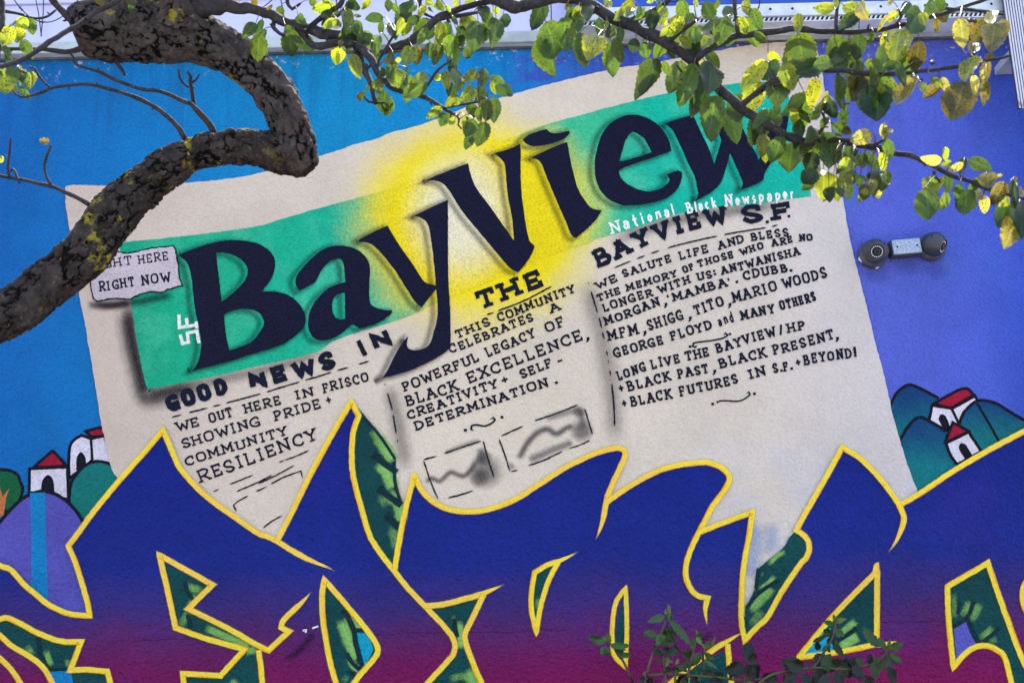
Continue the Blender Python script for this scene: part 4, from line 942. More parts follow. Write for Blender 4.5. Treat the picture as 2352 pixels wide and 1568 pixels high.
BRANCHES = {   # name of a group : (pixel path with radius, depth at start, depth at end)
 'a0': ('430,20,26 500,12,20 545,14,14 588,22,11 638,42,12 688,60,13 738,75,12 788,82,11 813,88,11 820,120,8 838,160,8 848,180,7 855,210,6 863,238,5', -1.28, -1.46),
 'a1': ('800,96,9 820,106,9 838,118,9 853,140,9 866,163,9 888,190,8 898,203,6 938,215,5.5 963,219,5 988,230,5 1018,248,4.5 1038,260,4 1052,266,3', -1.42, -1.56),
 'a2': ('695,72,8 705,92,8 718,102,8 738,106,9 775,97,9 800,98,8 815,104,7', -1.36, -1.44),
 'a3': ('876,122,6 900,108,8 913,105,9 943,93,10 978,65,9 1013,38,8.5 1050,23,8 1100,8,7 1130,4,8', -1.52, -1.50),
 'a4': ('713,62,6 728,48,6 750,32,6 778,14,6 788,0,6 800,-40,5', -1.40, -1.38),
 'a5': ('965,217,3.6 980,198,3.4 1000,168,3 1018,152,3 1032,143,2', -1.52, -1.58), 'a6': ('1020,247,3.4 1046,243,3.2 1076,238,3 1102,234,2', -1.55, -1.60),
 'a7': ('863,236,3 848,234,2.6 838,226,2.4 836,213,2', -1.46, -1.48), 'a8': ('864,237,3 876,238,2.4 892,233,2', -1.46, -1.44), 'a9': ('740,75,5 752,48,5 776,36,4 792,18,3', -1.40, -1.46),
 'aa': ('888,182,4 898,168,3.4 906,152,3', -1.50, -1.54), 'ab': ('868,160,3.4 870,138,3 905,80,3 912,68,2', -1.46, -1.52), 'ac': ('632,44,5 628,62,5 640,76,4 652,82,3', -1.34, -1.4),
 'ad': ('650,-165,7 655,-90,6 660,-10,5 664,14,4 672,22,4 690,8,3', -1.36, -1.34), 'ae': ('1048,264,3 1054,275,2.6 1052,288,2 1060,296,2', -1.56, -1.58), 'af': ('915,-118,6 945,-60,5 960,-20,4 968,24,4 992,40,3.4 1010,45,3', -1.5, -1.5), 'ag': ('1010,46,4 1050,36,5 1096,29,3', -1.5, -1.56),
 'b0': ('375,-110,46 450,-150,42 560,-172,39 660,-168,37 760,-150,34 900,-120,28 1050,-55,20 1110,-14,16 1145,6,15 1180,13,15 1235,4,14 1290,-7,13 1351,8,12.5 1388,32,13 1426,48,13.5 1476,72,13.5 1526,97,13 1566,122,12 1592,148,11.5 1613,172,11 1646,200,11 1688,235,11 1726,265,11 1779,295,9.5 1809,311,9 1846,325,10 1876,327,9 1914,321,8 1951,327,8 2001,337,7.5 2051,350,6.5 2089,357,6 2126,372,5.6 2164,392,5 2189,405,5 2226,415,4.6 2264,432,4.4 2314,447,4 2360,460,3.4', -1.46, -1.72),
 'b1': ('1424,50,7 1451,48,7 1488,30,6 1531,5,6 1560,-30,5', -1.60, -1.60), 'b2': ('1534,96,6 1550,84,6 1563,72,5.5 1590,54,5 1606,43,4', -1.62, -1.68),
 'b3': ('1596,140,8 1621,118,7.5 1663,97,7 1696,82,7.5 1763,75,8 1801,68,8 1846,67,7.5 1889,72,6.5 1951,74,6 2014,70,5.5 2060,60,5 2110,46,4.5 2201,20,4.5 2250,4,4 2300,-14,3', -1.64, -1.80),
 'b4': ('1704,242,7 1730,222,7 1764,196,8 1800,178,8 1834,163,7 1869,160,6.5 1926,162,6.5 2001,170,6 2046,169,5 2089,167,5 2140,160,4.5 2189,155,4.5 2230,150,4 2264,141,3.5 2322,128,3', -1.68, -1.84),
 'b5': ('2065,168,4 2086,154,3.6 2100,144,3 2120,142,2', -1.8, -1.82), 'b6': ('1920,74,4.6 1921,40,4.4 1926,10,3.4 1940,-20,3', -1.74, -1.74), 'b7': ('1858,326,6 1880,308,5 1896,282,4 1890,262,3 1880,252,2.4', -1.68, -1.74),
 'b8': ('1696,80,6 1692,50,5 1688,10,5 1690,-20,4', -1.68, -1.66), 'b9': ('1393,35,5 1398,62,5 1395,80,5 1394,86,3', -1.6, -1.62), 'ba': ('1614,174,5 1590,172,4 1568,168,3.6 1556,150,2.6', -1.62, -1.68), 'bb': ('2215,152,4 2230,135,3.6 2240,116,3', -1.84, -1.86),
 'bc': ('2000,336,4 2022,326,3.6 2034,318,2.6', -1.7, -1.74), 'bd': ('2094,174,3.4 2106,184,3 2120,182,2', -1.8, -1.82), 'be': ('2146,395,4 2146,402,3 2158,418,2.6', -1.7, -1.72), 'bf': ('2058,58,4 2070,40,3.6 2066,24,3', -1.78, -1.8),
 'bg': ('1770,198,4 1800,190,3.4 1850,174,2.4', -1.7, -1.74), 'bh': ('2275,434,3 2290,446,3 2310,450,2', -1.7, -1.74), 'bi': ('2170,20,4 2240,24,4 2306,34,3', -1.8, -1.82),
 'c0': ('330,-60,7 272,0,6 225,27,6 175,60,6 112,97,6 75,125,6 37,142,5.5 -10,152,5 -60,150,4', -1.42, -1.75), 'c1': ('200,108,8 187,113,7 150,119,6 100,114,5 40,113,4.5 -20,113,4', -1.30, -1.45),
 'c2': ('495,318,8 488,296,7.5 472,274,7 450,252,6.5 440,240,5.6 425,233,5 395,221,4.6 362,210,4.4 312,202,4 280,190,4 250,177,4 225,164,3.6 200,157,3.4 178,151,3.4 170,142,3 167,130,2.6 160,123,2', -1.14, -1.36),
 'c3': ('447,246,4.6 442,215,4.4 437,187,4 438,176,3.6 430,165,2.6', -1.17, -1.24), 'c4': ('438,190,3 448,186,2.6 458,172,2', -1.2, -1.24), 'c5': ('433,200,3 420,190,3 413,180,2.8 410,160,2', -1.2, -1.24),
 'c6': ('428,322,6.5 422,312,6 400,282,5.5 367,252,5 345,240,5 325,230,5 295,217,4.6 250,205,4 215,196,3.6 185,194,3.4 150,198,3.4 122,202,3.4 95,212,3.4 70,220,3 48,223,2.8 36,217,2.2 28,209,1.6', -1.14, -1.40), 'c7': ('116,202,3 100,188,2.8 87,172,2.6 80,158,2.6 67,154,2', -1.28, -1.32),
 'c8': ('222,486,7 212,474,6 187,460,5.4 150,441,5 117,428,4.6 75,418,4.2 37,411,4 0,403,4 -40,398,4', -1.2, -1.36), 'c9': ('117,426,3.6 108,408,3.2 102,384,3 108,358,3 118,333,2.6', -1.28, -1.32), 'ca': ('22,405,3.6 18,385,3.2 22,350,3 25,318,2.6', -1.34, -1.36),
 'cb': ('266,130,6 270,146,5 280,160,4 286,172,3', -1.24, -1.28), 'cc': ('190,70,9 158,42,9 130,12,8 105,-25,8', -1.30, -1.36), 'cd': ('330,-210,18 200,-190,16 70,-120,14 -15,-40,12 3,10,11 2,50,9 -4,110,8 -10,140,7', -1.6, -1.6), 'ce': ('10,26,4 40,32,3.4 82,42,3.2 108,39,3 128,24,2.6', -1.5, -1.4),
 'cf': ('6,66,4 24,60,3 38,48,2.4', -1.6, -1.56), 'ch': ('18,402,3 30,388,2.6 40,408,2.4 44,420,3', -1.3, -1.32),
}
OBJ = {}; rb = random.Random(5)
MAINS = {'a0': 'a', 'b0': 'b', 'c0': 'c'}
for key, (s_, y0, y1) in BRANCHES.items():
    P, R = px3(s_, y0, y1); P, R = spline3(P, R, .010); q = [tuple(map(float, k.split(','))) for k in s_.split()]
    # samples in photo units
    L = [0.0]
    for a, c in zip(q, q[1:]): L.append(L[-1] + math.dist(a[:2], c[:2]))
    for i in range(len(q) - 1):
        kk = max(1, int(math.dist(q[i][:2], q[i + 1][:2]) / 5))
        for j in range(kk):
            t = j / kk; BR.append((q[i][0] + (q[i + 1][0] - q[i][0]) * t, q[i][1] + (q[i + 1][1] - q[i][1]) * t, y0 + (y1 - y0) * (L[i] + t * (L[i + 1] - L[i])) / L[-1], key))
    b = MB(); P2 = []
    for i, p in enumerate(P):
        j = R[i] * .22; P2.append(p + Vector((noise.noise(p * 24), noise.noise(p * 24 + Vector((9, 0, 0))), noise.noise(p * 24 + Vector((0, 9, 0))))) * j * 2)
    R2 = [r * (1 + .16 * noise.noise(p * 60) + .10 * noise.noise(p * 22)) for r, p in zip(R, P)]
    tube(b, P2, R2, 16 if R[0] > .008 else 9, wob=.16, seed=rb.random() * 50)
    # buds and leaf scars
    for i in range(4, len(P2) - 2, 7):
        if rb.random() < .55:
            t = (P2[i + 1] - P2[i - 1]).normalized(); d = t.orthogonal(); d.rotate(Matrix.Rotation(rb.random() * 6.3, 3, t)); r = R2[i]; h = min(.011, .0045 + r * .5)
            tube(b, [P2[i] + d * r * .6, P2[i] + d * (r + h * .5) + t * h * .2, P2[i] + d * (r + h) + t * h * .6], [h * .36, h * .34, h * .08], 6)
    for i in range(len(b.t)): b.t[i] = 1.0
    OBJ[key] = b.build('branch', M_twig, tree, True)

# ------------------------------------------------------------------ leaves
def mk_leaf(name, trans, gloss, spots=1.0, tmul=(1.5, 1.45, .7)):
    n = N(name); n.pos(); col = n.attr('tone', 'Color'); t = n.attr('t'); a = n.attr('a')
    at_ = n.math('ABSOLUTE', t)
    patch = n.ss(n.noise(30, 4.0, .6), .35, .68); x = n.n('ShaderNodeVectorMath', operation='MULTIPLY'); n.L(col, x.inputs[0]); x.inputs[1].default_value = (.62, .78, .8)
    c = n.mix(n.math('MULTIPLY', patch, .65), col, x.outputs[0])
    mid = n.ss(at_, .10, .02); sv_ = n.math('SINE', n.math('MULTIPLY', n.math('SUBTRACT', a, n.math('MULTIPLY', at_, .16)), 56.0)); vein = n.math('MULTIPLY', n.ss(sv_, .90, 1.0), n.ss(at_, .95, .5))
    eg = n.n('ShaderNodeVectorMath', operation='MULTIPLY'); n.L(c, eg.inputs[0]); eg.inputs[1].default_value = (1.75, 1.35, .9)
    c = n.mix(n.math('MULTIPLY', n.ss(n.math('ADD', at_, n.math('MULTIPLY', n.math('SUBTRACT', n.noise(40, 3.0, off=3), .5), 1.2)), .45, 1.0), .8), c, eg.outputs[0])
    v = n.math('MAXIMUM', n.math('MULTIPLY', mid, .55), n.math('MULTIPLY', vein, .22)); y = n.n('ShaderNodeVectorMath', operation='MULTIPLY'); n.L(c, y.inputs[0]); y.inputs[1].default_value = (2.3, 1.9, 2.2)
    c = n.mix(v, c, y.outputs[0])
    if spots:
        vo = n.n('ShaderNodeTexVoronoi'); n.L(n._p, vo.inputs['Vector']); vo.inputs['Scale'].default_value = 150
        spt = n.math('MULTIPLY', n.ss(vo.outputs['Distance'], .34, .24), n.ss(n.noise(17, 2.0, off=7), .38, .52)); c = n.mix(n.math('MULTIPLY', spt, .92), c, (.018, .010, .006, 1))
        br = n.math('MULTIPLY', n.ss(n.noise(16, 4.0, .65, off=31), .61, .67), n.ss(a, .35, .8)); c = n.mix(n.math('MULTIPLY', br, .9), c, (.030, .010, .005, 1))
    p = n.bsdf(c, gloss, .5, normal=n.bump(n.math('ADD', n.math('MULTIPLY', vein, -.6), n.noise(120, 2.0)), .35, .0015))
    z = n.n('ShaderNodeVectorMath', operation='MULTIPLY'); n.L(c, z.inputs[0]); z.inputs[1].default_value = tmul
    tr = n.n('ShaderNodeBsdfTranslucent'); n.L(z.outputs[0], tr.inputs[0]); mx = n.n('ShaderNodeMixShader'); mx.inputs[0].default_value = trans
    n.L(p.outputs[0], mx.inputs[1]); n.L(tr.outputs[0], mx.inputs[2]); return n.done(mx)
M_leaf = mk_leaf('pear_leaf', .46, .34)
M_stalk = plain('leaf_stalk', None, .5, .4, 0, .2, 20.0, linear=(.20, .15, .05, 1))
TONES = {'y': (.20, .25, .025), 'g': (.060, .108, .018), 'd': (.026, .055, .020), 'b': (.105, .090, .024), 'p': (.29, .265, .075)}  # d: dark green plus shade from neighbouring leaves, put into the colour
def leaf(mb, B, T, wr, roll, fold, curl, tone, rnd, serr=.06, nst=15):
    ax = T - B; L = ax.length; ax.normalize(); mid_ = (B + T) * .5; view = (CAM - mid_).normalized()
    side = ax.cross(view)
    if side.length < .05: side = ax.orthogonal()
    side.normalize(); side.rotate(Matrix.Rotation(roll, 3, ax)); nrm = side.cross(ax).normalized()
    W = L * wr * .5; rows = []; tw = rnd.uniform(-.25, .25); ph = rnd.random() * 6
    for i in range(nst + 1):
        t = i / nst; f = (max(t, .0) ** .55) * (max(1 - t, 0) ** .80) / .392
        if t > .9: f = max(f, .10 * (1 - t) / .1 + .02)
        hw = max(W * f, L * .006); sd = side.copy(); sd.rotate(Matrix.Rotation(tw * (t - .5), 3, ax)); nn = sd.cross(ax)
        c = B + ax * (L * t) + nn * (curl * L * (t * t - t) * 1.2)
        row = []
        for x in (-1, -.72, -.38, 0, .38, .72, 1):
            e = hw * x * (1 + (serr * (1 if i % 2 else -1) if abs(x) == 1 else 0))
            lift = fold * hw * (abs(x) ** 1.4) + .16 * hw * math.sin(ph + t * 8 + x * 2) * abs(x)
            row.append(mb.add(c + sd * e + nn * lift, t, x)); mb.c.append((*tone, 1.0))
        rows.append(row)
    for r0, r1 in zip(rows, rows[1:]):
        for k in range(6): mb.f.append((r0[k], r0[k + 1], r1[k + 1], r1[k]))
def near(u, v, keys=None):
    return min(((s[0] - u) ** 2 + (s[1] - v) ** 2, s) for s in BR)[1]
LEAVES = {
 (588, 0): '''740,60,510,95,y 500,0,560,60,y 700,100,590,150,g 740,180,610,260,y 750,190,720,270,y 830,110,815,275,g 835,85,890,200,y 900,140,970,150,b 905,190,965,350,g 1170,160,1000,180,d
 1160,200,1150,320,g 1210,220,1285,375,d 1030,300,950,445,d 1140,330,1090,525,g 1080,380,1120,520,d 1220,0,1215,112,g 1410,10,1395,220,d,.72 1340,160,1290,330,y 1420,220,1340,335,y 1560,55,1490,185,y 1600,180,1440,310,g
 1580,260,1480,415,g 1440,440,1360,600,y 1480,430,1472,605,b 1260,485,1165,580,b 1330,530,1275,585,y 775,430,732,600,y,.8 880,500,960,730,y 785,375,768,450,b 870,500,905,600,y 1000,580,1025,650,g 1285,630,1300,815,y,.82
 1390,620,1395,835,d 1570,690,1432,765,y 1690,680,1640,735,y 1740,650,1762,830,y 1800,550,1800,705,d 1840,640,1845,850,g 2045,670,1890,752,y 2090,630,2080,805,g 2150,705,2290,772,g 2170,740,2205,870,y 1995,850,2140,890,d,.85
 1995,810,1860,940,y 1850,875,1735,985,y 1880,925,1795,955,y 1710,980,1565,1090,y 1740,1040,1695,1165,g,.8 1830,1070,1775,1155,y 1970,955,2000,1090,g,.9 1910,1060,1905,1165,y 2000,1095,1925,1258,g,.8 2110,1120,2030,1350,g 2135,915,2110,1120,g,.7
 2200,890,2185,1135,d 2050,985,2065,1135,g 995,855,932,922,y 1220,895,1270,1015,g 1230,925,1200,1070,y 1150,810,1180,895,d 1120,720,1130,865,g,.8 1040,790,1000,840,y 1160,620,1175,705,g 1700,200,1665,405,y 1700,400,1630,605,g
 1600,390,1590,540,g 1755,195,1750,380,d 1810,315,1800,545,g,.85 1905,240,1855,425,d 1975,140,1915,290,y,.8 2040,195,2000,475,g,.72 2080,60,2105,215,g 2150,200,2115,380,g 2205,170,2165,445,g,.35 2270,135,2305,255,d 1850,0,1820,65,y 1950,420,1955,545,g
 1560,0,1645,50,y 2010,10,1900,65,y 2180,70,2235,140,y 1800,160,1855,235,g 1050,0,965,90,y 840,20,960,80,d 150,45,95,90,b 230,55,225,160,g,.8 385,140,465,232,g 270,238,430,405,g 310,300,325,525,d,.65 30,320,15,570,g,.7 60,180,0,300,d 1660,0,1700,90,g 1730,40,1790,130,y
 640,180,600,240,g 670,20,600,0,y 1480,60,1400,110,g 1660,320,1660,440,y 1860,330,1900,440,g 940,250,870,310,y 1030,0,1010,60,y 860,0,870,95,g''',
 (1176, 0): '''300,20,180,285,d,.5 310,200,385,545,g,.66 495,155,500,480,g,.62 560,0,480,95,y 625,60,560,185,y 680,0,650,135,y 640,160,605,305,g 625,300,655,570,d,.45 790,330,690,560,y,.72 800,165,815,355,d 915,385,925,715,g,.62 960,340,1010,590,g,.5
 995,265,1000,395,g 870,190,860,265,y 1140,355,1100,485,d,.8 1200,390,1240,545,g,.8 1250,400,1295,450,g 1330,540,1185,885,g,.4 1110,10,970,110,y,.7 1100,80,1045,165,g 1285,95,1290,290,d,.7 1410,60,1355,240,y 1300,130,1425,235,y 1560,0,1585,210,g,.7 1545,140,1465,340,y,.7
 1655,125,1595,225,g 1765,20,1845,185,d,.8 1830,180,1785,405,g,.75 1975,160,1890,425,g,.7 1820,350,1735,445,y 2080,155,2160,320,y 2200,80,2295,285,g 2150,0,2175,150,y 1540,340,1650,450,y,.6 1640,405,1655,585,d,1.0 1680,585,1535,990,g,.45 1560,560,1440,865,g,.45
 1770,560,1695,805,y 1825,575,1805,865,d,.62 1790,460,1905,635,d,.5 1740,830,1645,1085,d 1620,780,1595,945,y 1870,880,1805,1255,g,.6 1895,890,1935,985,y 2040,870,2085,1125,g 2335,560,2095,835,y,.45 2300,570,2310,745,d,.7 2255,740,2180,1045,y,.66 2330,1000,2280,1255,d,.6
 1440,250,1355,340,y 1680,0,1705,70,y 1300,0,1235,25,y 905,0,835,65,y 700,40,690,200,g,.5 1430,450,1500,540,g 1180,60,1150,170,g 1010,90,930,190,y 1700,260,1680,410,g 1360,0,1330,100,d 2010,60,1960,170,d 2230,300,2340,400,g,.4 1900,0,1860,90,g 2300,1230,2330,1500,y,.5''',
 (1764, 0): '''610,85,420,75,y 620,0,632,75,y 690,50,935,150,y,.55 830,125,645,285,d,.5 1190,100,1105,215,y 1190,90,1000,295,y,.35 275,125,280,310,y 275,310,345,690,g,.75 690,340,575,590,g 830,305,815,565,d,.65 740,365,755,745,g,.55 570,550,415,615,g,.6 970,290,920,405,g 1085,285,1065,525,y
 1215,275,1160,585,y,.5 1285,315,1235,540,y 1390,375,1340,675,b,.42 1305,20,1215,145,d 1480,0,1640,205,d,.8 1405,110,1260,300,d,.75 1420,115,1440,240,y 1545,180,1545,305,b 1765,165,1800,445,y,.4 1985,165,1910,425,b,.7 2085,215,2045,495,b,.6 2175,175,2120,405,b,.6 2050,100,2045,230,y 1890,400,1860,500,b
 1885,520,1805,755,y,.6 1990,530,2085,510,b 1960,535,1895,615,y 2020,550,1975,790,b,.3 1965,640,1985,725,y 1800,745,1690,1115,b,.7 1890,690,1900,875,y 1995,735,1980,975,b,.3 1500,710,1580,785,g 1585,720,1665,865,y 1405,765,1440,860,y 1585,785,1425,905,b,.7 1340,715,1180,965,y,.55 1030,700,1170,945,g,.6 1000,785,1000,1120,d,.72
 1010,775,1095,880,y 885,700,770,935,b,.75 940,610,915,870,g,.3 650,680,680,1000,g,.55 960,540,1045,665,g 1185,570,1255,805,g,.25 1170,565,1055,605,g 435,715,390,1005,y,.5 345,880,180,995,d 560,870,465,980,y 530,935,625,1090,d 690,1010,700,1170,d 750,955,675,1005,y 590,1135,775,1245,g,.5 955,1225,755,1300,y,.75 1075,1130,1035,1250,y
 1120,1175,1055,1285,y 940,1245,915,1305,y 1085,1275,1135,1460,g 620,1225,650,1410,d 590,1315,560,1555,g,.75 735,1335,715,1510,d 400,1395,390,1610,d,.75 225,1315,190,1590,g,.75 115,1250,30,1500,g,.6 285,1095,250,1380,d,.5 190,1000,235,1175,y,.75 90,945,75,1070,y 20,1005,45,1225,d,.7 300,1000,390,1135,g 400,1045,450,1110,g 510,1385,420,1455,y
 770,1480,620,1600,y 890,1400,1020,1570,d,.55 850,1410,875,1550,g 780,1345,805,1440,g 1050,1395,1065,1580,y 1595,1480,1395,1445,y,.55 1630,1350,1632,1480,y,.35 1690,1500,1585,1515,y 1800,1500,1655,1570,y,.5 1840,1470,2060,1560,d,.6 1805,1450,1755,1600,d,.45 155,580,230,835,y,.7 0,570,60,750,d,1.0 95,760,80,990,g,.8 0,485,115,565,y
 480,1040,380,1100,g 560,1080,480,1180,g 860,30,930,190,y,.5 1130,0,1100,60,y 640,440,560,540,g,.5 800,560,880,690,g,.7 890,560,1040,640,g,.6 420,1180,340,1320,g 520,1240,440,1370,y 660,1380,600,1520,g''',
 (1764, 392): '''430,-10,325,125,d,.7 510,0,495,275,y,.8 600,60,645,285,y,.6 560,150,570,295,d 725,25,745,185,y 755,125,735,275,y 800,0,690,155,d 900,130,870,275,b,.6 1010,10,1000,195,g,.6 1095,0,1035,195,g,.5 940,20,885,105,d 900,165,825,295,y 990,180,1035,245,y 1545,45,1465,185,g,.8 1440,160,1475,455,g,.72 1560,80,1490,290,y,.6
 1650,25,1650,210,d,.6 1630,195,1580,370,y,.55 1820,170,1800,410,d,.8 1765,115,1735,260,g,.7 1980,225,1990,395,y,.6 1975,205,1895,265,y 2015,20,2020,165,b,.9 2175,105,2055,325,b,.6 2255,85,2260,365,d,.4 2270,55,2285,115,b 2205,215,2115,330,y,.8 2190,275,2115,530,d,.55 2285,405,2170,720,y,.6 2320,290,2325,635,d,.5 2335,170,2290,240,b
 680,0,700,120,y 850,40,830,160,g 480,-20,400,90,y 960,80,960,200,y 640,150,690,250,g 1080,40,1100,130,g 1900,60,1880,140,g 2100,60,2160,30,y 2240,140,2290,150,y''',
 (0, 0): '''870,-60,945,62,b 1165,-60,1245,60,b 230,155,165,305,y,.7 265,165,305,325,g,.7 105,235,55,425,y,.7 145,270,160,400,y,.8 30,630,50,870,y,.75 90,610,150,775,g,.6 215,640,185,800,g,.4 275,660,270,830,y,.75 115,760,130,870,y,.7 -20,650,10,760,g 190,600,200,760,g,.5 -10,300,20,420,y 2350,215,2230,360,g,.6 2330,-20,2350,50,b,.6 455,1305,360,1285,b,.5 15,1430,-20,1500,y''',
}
def hang(mat_leaf, mb_of, stalk_of, data, ybias=0.0):
    rl = random.Random(11)
    for (ox, oy), s_ in data.items():
        for e in s_.split():
            q = e.split(','); bx, by, tx, ty = [float(k) for k in q[:4]]; tone = q[4]; wr = float(q[5]) if len(q) > 5 else rl.uniform(.46, .62)
            bx, tx = ox + bx / 4, ox + tx / 4; by, ty = oy + by / 4, oy + ty / 4
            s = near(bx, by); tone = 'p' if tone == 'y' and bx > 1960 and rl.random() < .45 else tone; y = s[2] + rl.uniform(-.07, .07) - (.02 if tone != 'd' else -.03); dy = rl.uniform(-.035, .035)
            B, T = at(bx, by, y), at(tx, ty, y + dy)
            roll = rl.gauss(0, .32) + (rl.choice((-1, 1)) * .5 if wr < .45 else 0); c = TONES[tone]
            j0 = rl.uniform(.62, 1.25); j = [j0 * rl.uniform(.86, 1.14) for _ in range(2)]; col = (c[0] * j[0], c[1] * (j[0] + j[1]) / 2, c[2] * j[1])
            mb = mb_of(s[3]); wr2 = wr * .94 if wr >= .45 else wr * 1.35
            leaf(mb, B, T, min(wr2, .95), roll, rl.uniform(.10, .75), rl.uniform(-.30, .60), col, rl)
            if rl.random() < (.16 if bx > 1960 else .36) and math.dist((bx, by), (tx, ty)) > 22:
                c2 = TONES[rl.choice('ddgg')]; o2 = Vector((rl.uniform(-.022, .022), rl.uniform(.03, .11), rl.uniform(-.012, .02))); T2 = T + o2 + Vector((rl.uniform(-.03, .03), 0, rl.uniform(-.01, .02)))
                leaf(mb, B + o2 * .6, T2, rl.uniform(.42, .6), rl.gauss(0, .5), rl.uniform(.1, .7), rl.uniform(-.3, .6), c2, rl)
            E = at(s[0], s[1], s[2]); d = (B - E).length
            if d < .40:
                M = (E + B) * .5 + Vector((rl.uniform(-.1, .1) * d, rl.uniform(-.1, .1) * d, d * .16)); P, R = spline3([E, M, B, B + (T - B) * .06], [.0016, .0011, .0010, .0006], .008); tube(mb, P, R, 5); mb.c += [(.10, .075, .03, 1.0)] * (len(mb.v) - len(mb.c))
FOL = {}
def mbf(k):
    if k not in FOL: FOL[k] = MB(); FOL[k].c = []
    return FOL[k]
mbs = mbf
hang(M_leaf, mbf, mbs, LEAVES)
for k, b in FOL.items(): b.build('foliage', M_leaf, OBJ[k], True)
# small round pears on thin stalks
M_fruit = plain('dark_fruit', None, .4, .5, 0, .2, 60.0, linear=(.05, .022, .015, 1))
for (u, v, su, sv_, y) in ((1764 + 1085 / 4, 345 / 4, 1764 + 1000 / 4, 340 / 4, -1.78), (1764 + 1510 / 4, 577 / 4, 1764 + 1400 / 4, 580 / 4, -1.8), (1176 + 1835 / 4, 290 / 4, 1176 + 1920 / 4, 190 / 4, -1.66), (1764 + 1858 / 4, 190 / 4, 1764 + 1700 / 4, 140 / 4, -1.8), (1764 + 1900 / 4, 195 / 4, 1764 + 1800 / 4, 100 / 4, -1.8), (1176 + 870 / 4, 325 / 4, 1176 + 860 / 4, 280 / 4, -1.62)):
    b = MB(); c = at(u, v, y); e = at(su, sv_, y); ax = (c - e).normalized(); lathe(b, c - ax * .005, ax, [(.0008, -.001), (.004, .001), (.0055, .005), (.0045, .009), (.001, .011)], 12); tube(b, [e, (e + c) * .5 + Vector((0, 0, .003)), c], .0008, 5); b.build('fruit', M_fruit, tree, True)
# ------------------------------------------------------------------ shrubs at the foot of the wall
M_rleaf = mk_leaf('shrub_leaf', .14, .55, 0.0, (1.3, 1.4, .7))
M_rstem = plain('red_brown_stem', None, .5, .4, 0, .2, 30.0, linear=(.10, .045, .04, 1)); M_gstem = plain('green_stem', None, .5, .4, 0, .2, 30.0, linear=(.06, .07, .02, 1))
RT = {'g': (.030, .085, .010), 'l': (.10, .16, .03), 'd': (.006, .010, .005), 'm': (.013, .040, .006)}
def shrub(label, stems, leaves, root_uv, yy):
    p = at(*root_uv, yy); root = empty('flowering_shrub', (p.x, yy, 0), label, 'shrub', 'shrubs growing at the foot of the wall')
    SM = []; rs = random.Random(int(root_uv[0]))
    for s_, y0, y1, red in stems:
        q = [tuple(map(float, k.split(','))) for k in s_.split()]; P, R = px3(' '.join('%g,%g,%g' % k for k in q), y0, y1)
        if red != 2:
            g = P[0]; P = [Vector((g.x + (g.x - P[1].x) * 1.0 + rs.uniform(-.1, .1), yy, 0)), Vector((g.x + (g.x - P[1].x) * 1.2, (yy + g.y) / 2, g.z * .5))] + P; R = [R[0] * 2.2, R[0] * 1.7] + R
        for i in range(len(q) - 1):
            for j in range(6): SM.append((q[i][0] + (q[i + 1][0] - q[i][0]) * j / 6, q[i][1] + (q[i + 1][1] - q[i][1]) * j / 6, y0 + (y1 - y0) * (i + j / 6) / (len(q) - 1)))
        P, R = spline3(P, R, .02); b = MB(); tube(b, P, R, 9, wob=.1); b.build('stem', M_rstem if red == 1 else M_gstem, root, True)
    b = MB(); b.c = []
    for e in leaves.split():
        q = e.split(','); bx, by, tx, ty = [float(k) for k in q[:4]]; wr = (float(q[5]) if len(q) > 5 else .55) * .86
        s = min(((k[0] - bx) ** 2 + (k[1] - by) ** 2, k) for k in SM)[1]; y = s[2] + rs.uniform(-.04, .02); B, T = at(bx, by, y), at(tx, ty, y + rs.uniform(-.04, .03)); c = RT[q[4]]; j = rs.uniform(.85, 1.2)
        leaf(b, B, T, wr, rs.gauss(0, .4), rs.uniform(.1, .5), rs.uniform(-.2, .5), tuple(x * j for x in c), rs, serr=.13, nst=11)
        for _k in range(1):
            if rs.random() < .5:
                o2 = Vector((rs.uniform(-.03, .03), rs.uniform(.0, .08), rs.uniform(-.03, .02))); leaf(b, B + o2 * .5, T + o2 + Vector((rs.uniform(-.02, .02), 0, rs.uniform(-.02, .02))), wr * rs.uniform(.8, 1.1), rs.gauss(0, .6), rs.uniform(.1, .6), rs.uniform(-.3, .6), tuple(x * j * .8 for x in c), rs, serr=.13, nst=11)
        E = at(*s); M = (E + B) * .5 + Vector((0, 0, .004)); tube(b, [E, M, B + (T - B) * .05], [.0013, .001, .0007], 5); b.c += [(.05, .045, .02, 1.0)] * (len(b.v) - len(b.c))
    b.build('foliage', M_rleaf, root, True); return root
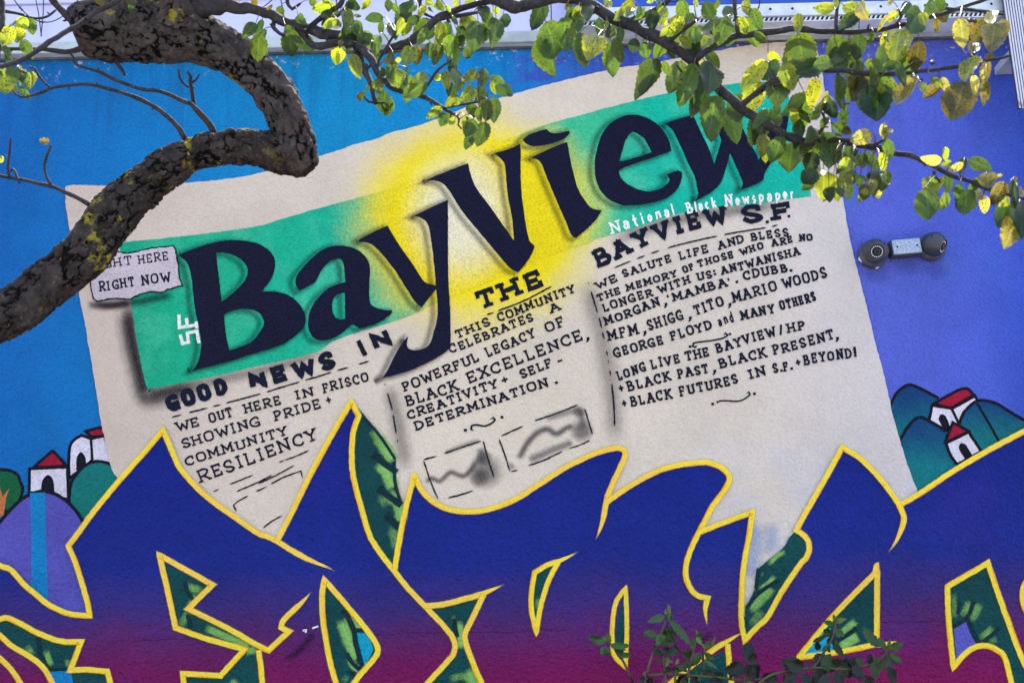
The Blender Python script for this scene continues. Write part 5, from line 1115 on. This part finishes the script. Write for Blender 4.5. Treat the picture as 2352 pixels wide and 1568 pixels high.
shrub('shrub with upright red stems and fresh green shoots before the narrow yellow blade shape',
 [('1458,1600,4 1451,1563,3 1440,1535,3 1426,1508,2.6 1408,1485,2.4 1397,1470,2', -.42, -.46, 1), ('1480,1600,5 1486,1543,4 1498,1505,3.6 1511,1471,3.4 1522,1445,3 1531,1421,2.6 1535,1398,2', -.5, -.46, 1), ('1560,1620,4 1578,1560,3 1586,1520,3 1596,1482,2.6 1601,1462,2', -.5, -.5, 1), ('1600,1620,4 1616,1540,3 1614,1505,3 1620,1485,2', -.5, -.45, 0), ('1486,1552,3.6 1520,1547,3.6 1601,1551,3.4 1660,1556,3.2 1701,1561,3 1763,1558,2.8', -.48, -.5, 2), ('1530,1600,3 1528,1550,2.6 1524,1510,2.4 1526,1485,2', -.5, -.48, 1), ('1550,1600,3 1560,1540,2.4 1556,1510,2', -.5, -.48, 0), ('1690,1620,3 1712,1555,2.6 1714,1525,2', -.52, -.5, 2)],
 '''1392,1474,1366,1472,g,.5 1398,1488,1379,1502,g,.6 1402,1482,1448,1482,g,.35 1400,1476,1396,1452,l,.4 1398,1472,1384,1462,l,.4 1425,1480,1446,1484,g,.5 1412,1490,1424,1500,m,.5 1428,1504,1450,1504,g,.45 1396,1470,1390,1455,l,.3
 1526,1416,1487,1428,g,.45 1535,1420,1535,1386,l,.45 1530,1412,1528,1398,l,.3 1540,1424,1588,1482,g,.28 1518,1456,1512,1482,g,.7 1528,1444,1524,1484,g,.9 1510,1458,1478,1450,g,.55 1530,1446,1552,1442,m,.5 1545,1450,1556,1466,m,.5 1530,1474,1552,1478,m,.6 1512,1490,1498,1488,m,.5 1520,1500,1528,1486,m,.5 1526,1504,1498,1492,m,.4
 1596,1466,1588,1490,g,.5 1600,1462,1612,1480,l,.4 1602,1458,1598,1446,l,.4 1596,1452,1614,1464,g,.6 1620,1486,1634,1474,l,.5 1622,1490,1612,1476,l,.4 1618,1500,1642,1512,g,.45 1610,1500,1588,1530,g,.7 1618,1515,1648,1535,g,.3 1588,1500,1574,1488,g,.55 1584,1510,1566,1498,m,.6 1600,1525,1602,1545,g,.6 1586,1520,1572,1528,m,.6
 1530,1500,1560,1494,m,.5 1526,1512,1548,1520,l,.4 1528,1530,1536,1508,l,.35 1540,1540,1520,1528,m,.5 1556,1530,1580,1542,g,.4 1558,1512,1552,1526,l,.4 1560,1538,1588,1520,m,.5 1480,1552,1468,1572,d,.6 1500,1556,1482,1575,d,.6 1576,1552,1570,1580,d,.7 1600,1552,1588,1585,d,.6
 1712,1532,1664,1540,d,.75 1716,1520,1720,1490,d,.7 1722,1522,1736,1500,d,.8 1718,1528,1734,1560,d,.75 1640,1556,1612,1538,d,.8 1625,1560,1640,1540,d,.8 1655,1560,1640,1580,d,.7 1750,1560,1768,1545,d,.6 1690,1548,1676,1560,d,.5''', (1500, 1560), -.55)
shrub('dark leafy shrub with an arching stem before the small blue and green triangle',
 [('1700,1620,4 1740,1572,3.4 1771,1549,3.2 1820,1540,3.2 1871,1533,3.2 1939,1536,3 1980,1530,3 2014,1521,2.8 2030,1505,2.6 2041,1490,2', -.52, -.5, 0), ('1868,1600,4 1881,1518,3 1898,1490,2.8 1911,1465,2.6 1918,1440,2.4 1919,1424,2', -.5, -.46, 1), ('1990,1620,3 1995,1560,2.6 1978,1540,2.4', -.5, -.5, 0)],
 '''1914,1432,1892,1428,g,.45 1920,1430,1945,1420,l,.45 1918,1424,1914,1410,l,.45 1912,1460,1892,1444,m,.5 1918,1446,1940,1460,g,.7 1910,1462,1902,1480,m,.6 1914,1470,1928,1482,m,.5 1906,1484,1888,1492,m,.6 1900,1486,1908,1498,d,.6 1886,1500,1872,1530,d,.9 1880,1492,1876,1472,d,.7 1846,1532,1802,1520,d,.7 1812,1524,1806,1538,d,.8 1860,1532,1852,1515,d,.7 1890,1534,1908,1500,m,.6 1900,1530,1930,1524,m,.6 1906,1540,1886,1530,m,.5
 1930,1528,1912,1512,m,.5 1936,1540,1948,1555,m,.6 1960,1534,1950,1518,d,.7 1958,1530,1984,1550,d,.8 1980,1528,1968,1508,m,.6 2000,1524,1996,1500,d,.7 2008,1518,2012,1560,m,.6 2014,1508,2024,1540,g,.75 2034,1490,2018,1462,g,.55 2042,1492,2046,1466,l,.35 2046,1484,2076,1478,g,.5 2040,1500,2060,1526,m,.5 2044,1500,2072,1522,g,.45 2036,1506,2044,1545,m,.6 2040,1530,2056,1580,d,.6
 1920,1540,1934,1580,d,.75 1904,1550,1880,1580,d,.6 1830,1546,1800,1570,d,.7 1846,1545,1856,1575,d,.8 1871,1540,1890,1570,d,.7 1784,1552,1764,1570,d,.8 1800,1552,1822,1575,d,.7 1880,1540,1900,1545,d,.6 1970,1548,1950,1545,d,.6 1990,1550,2012,1575,d,.5''', (1880, 1560), -.55)
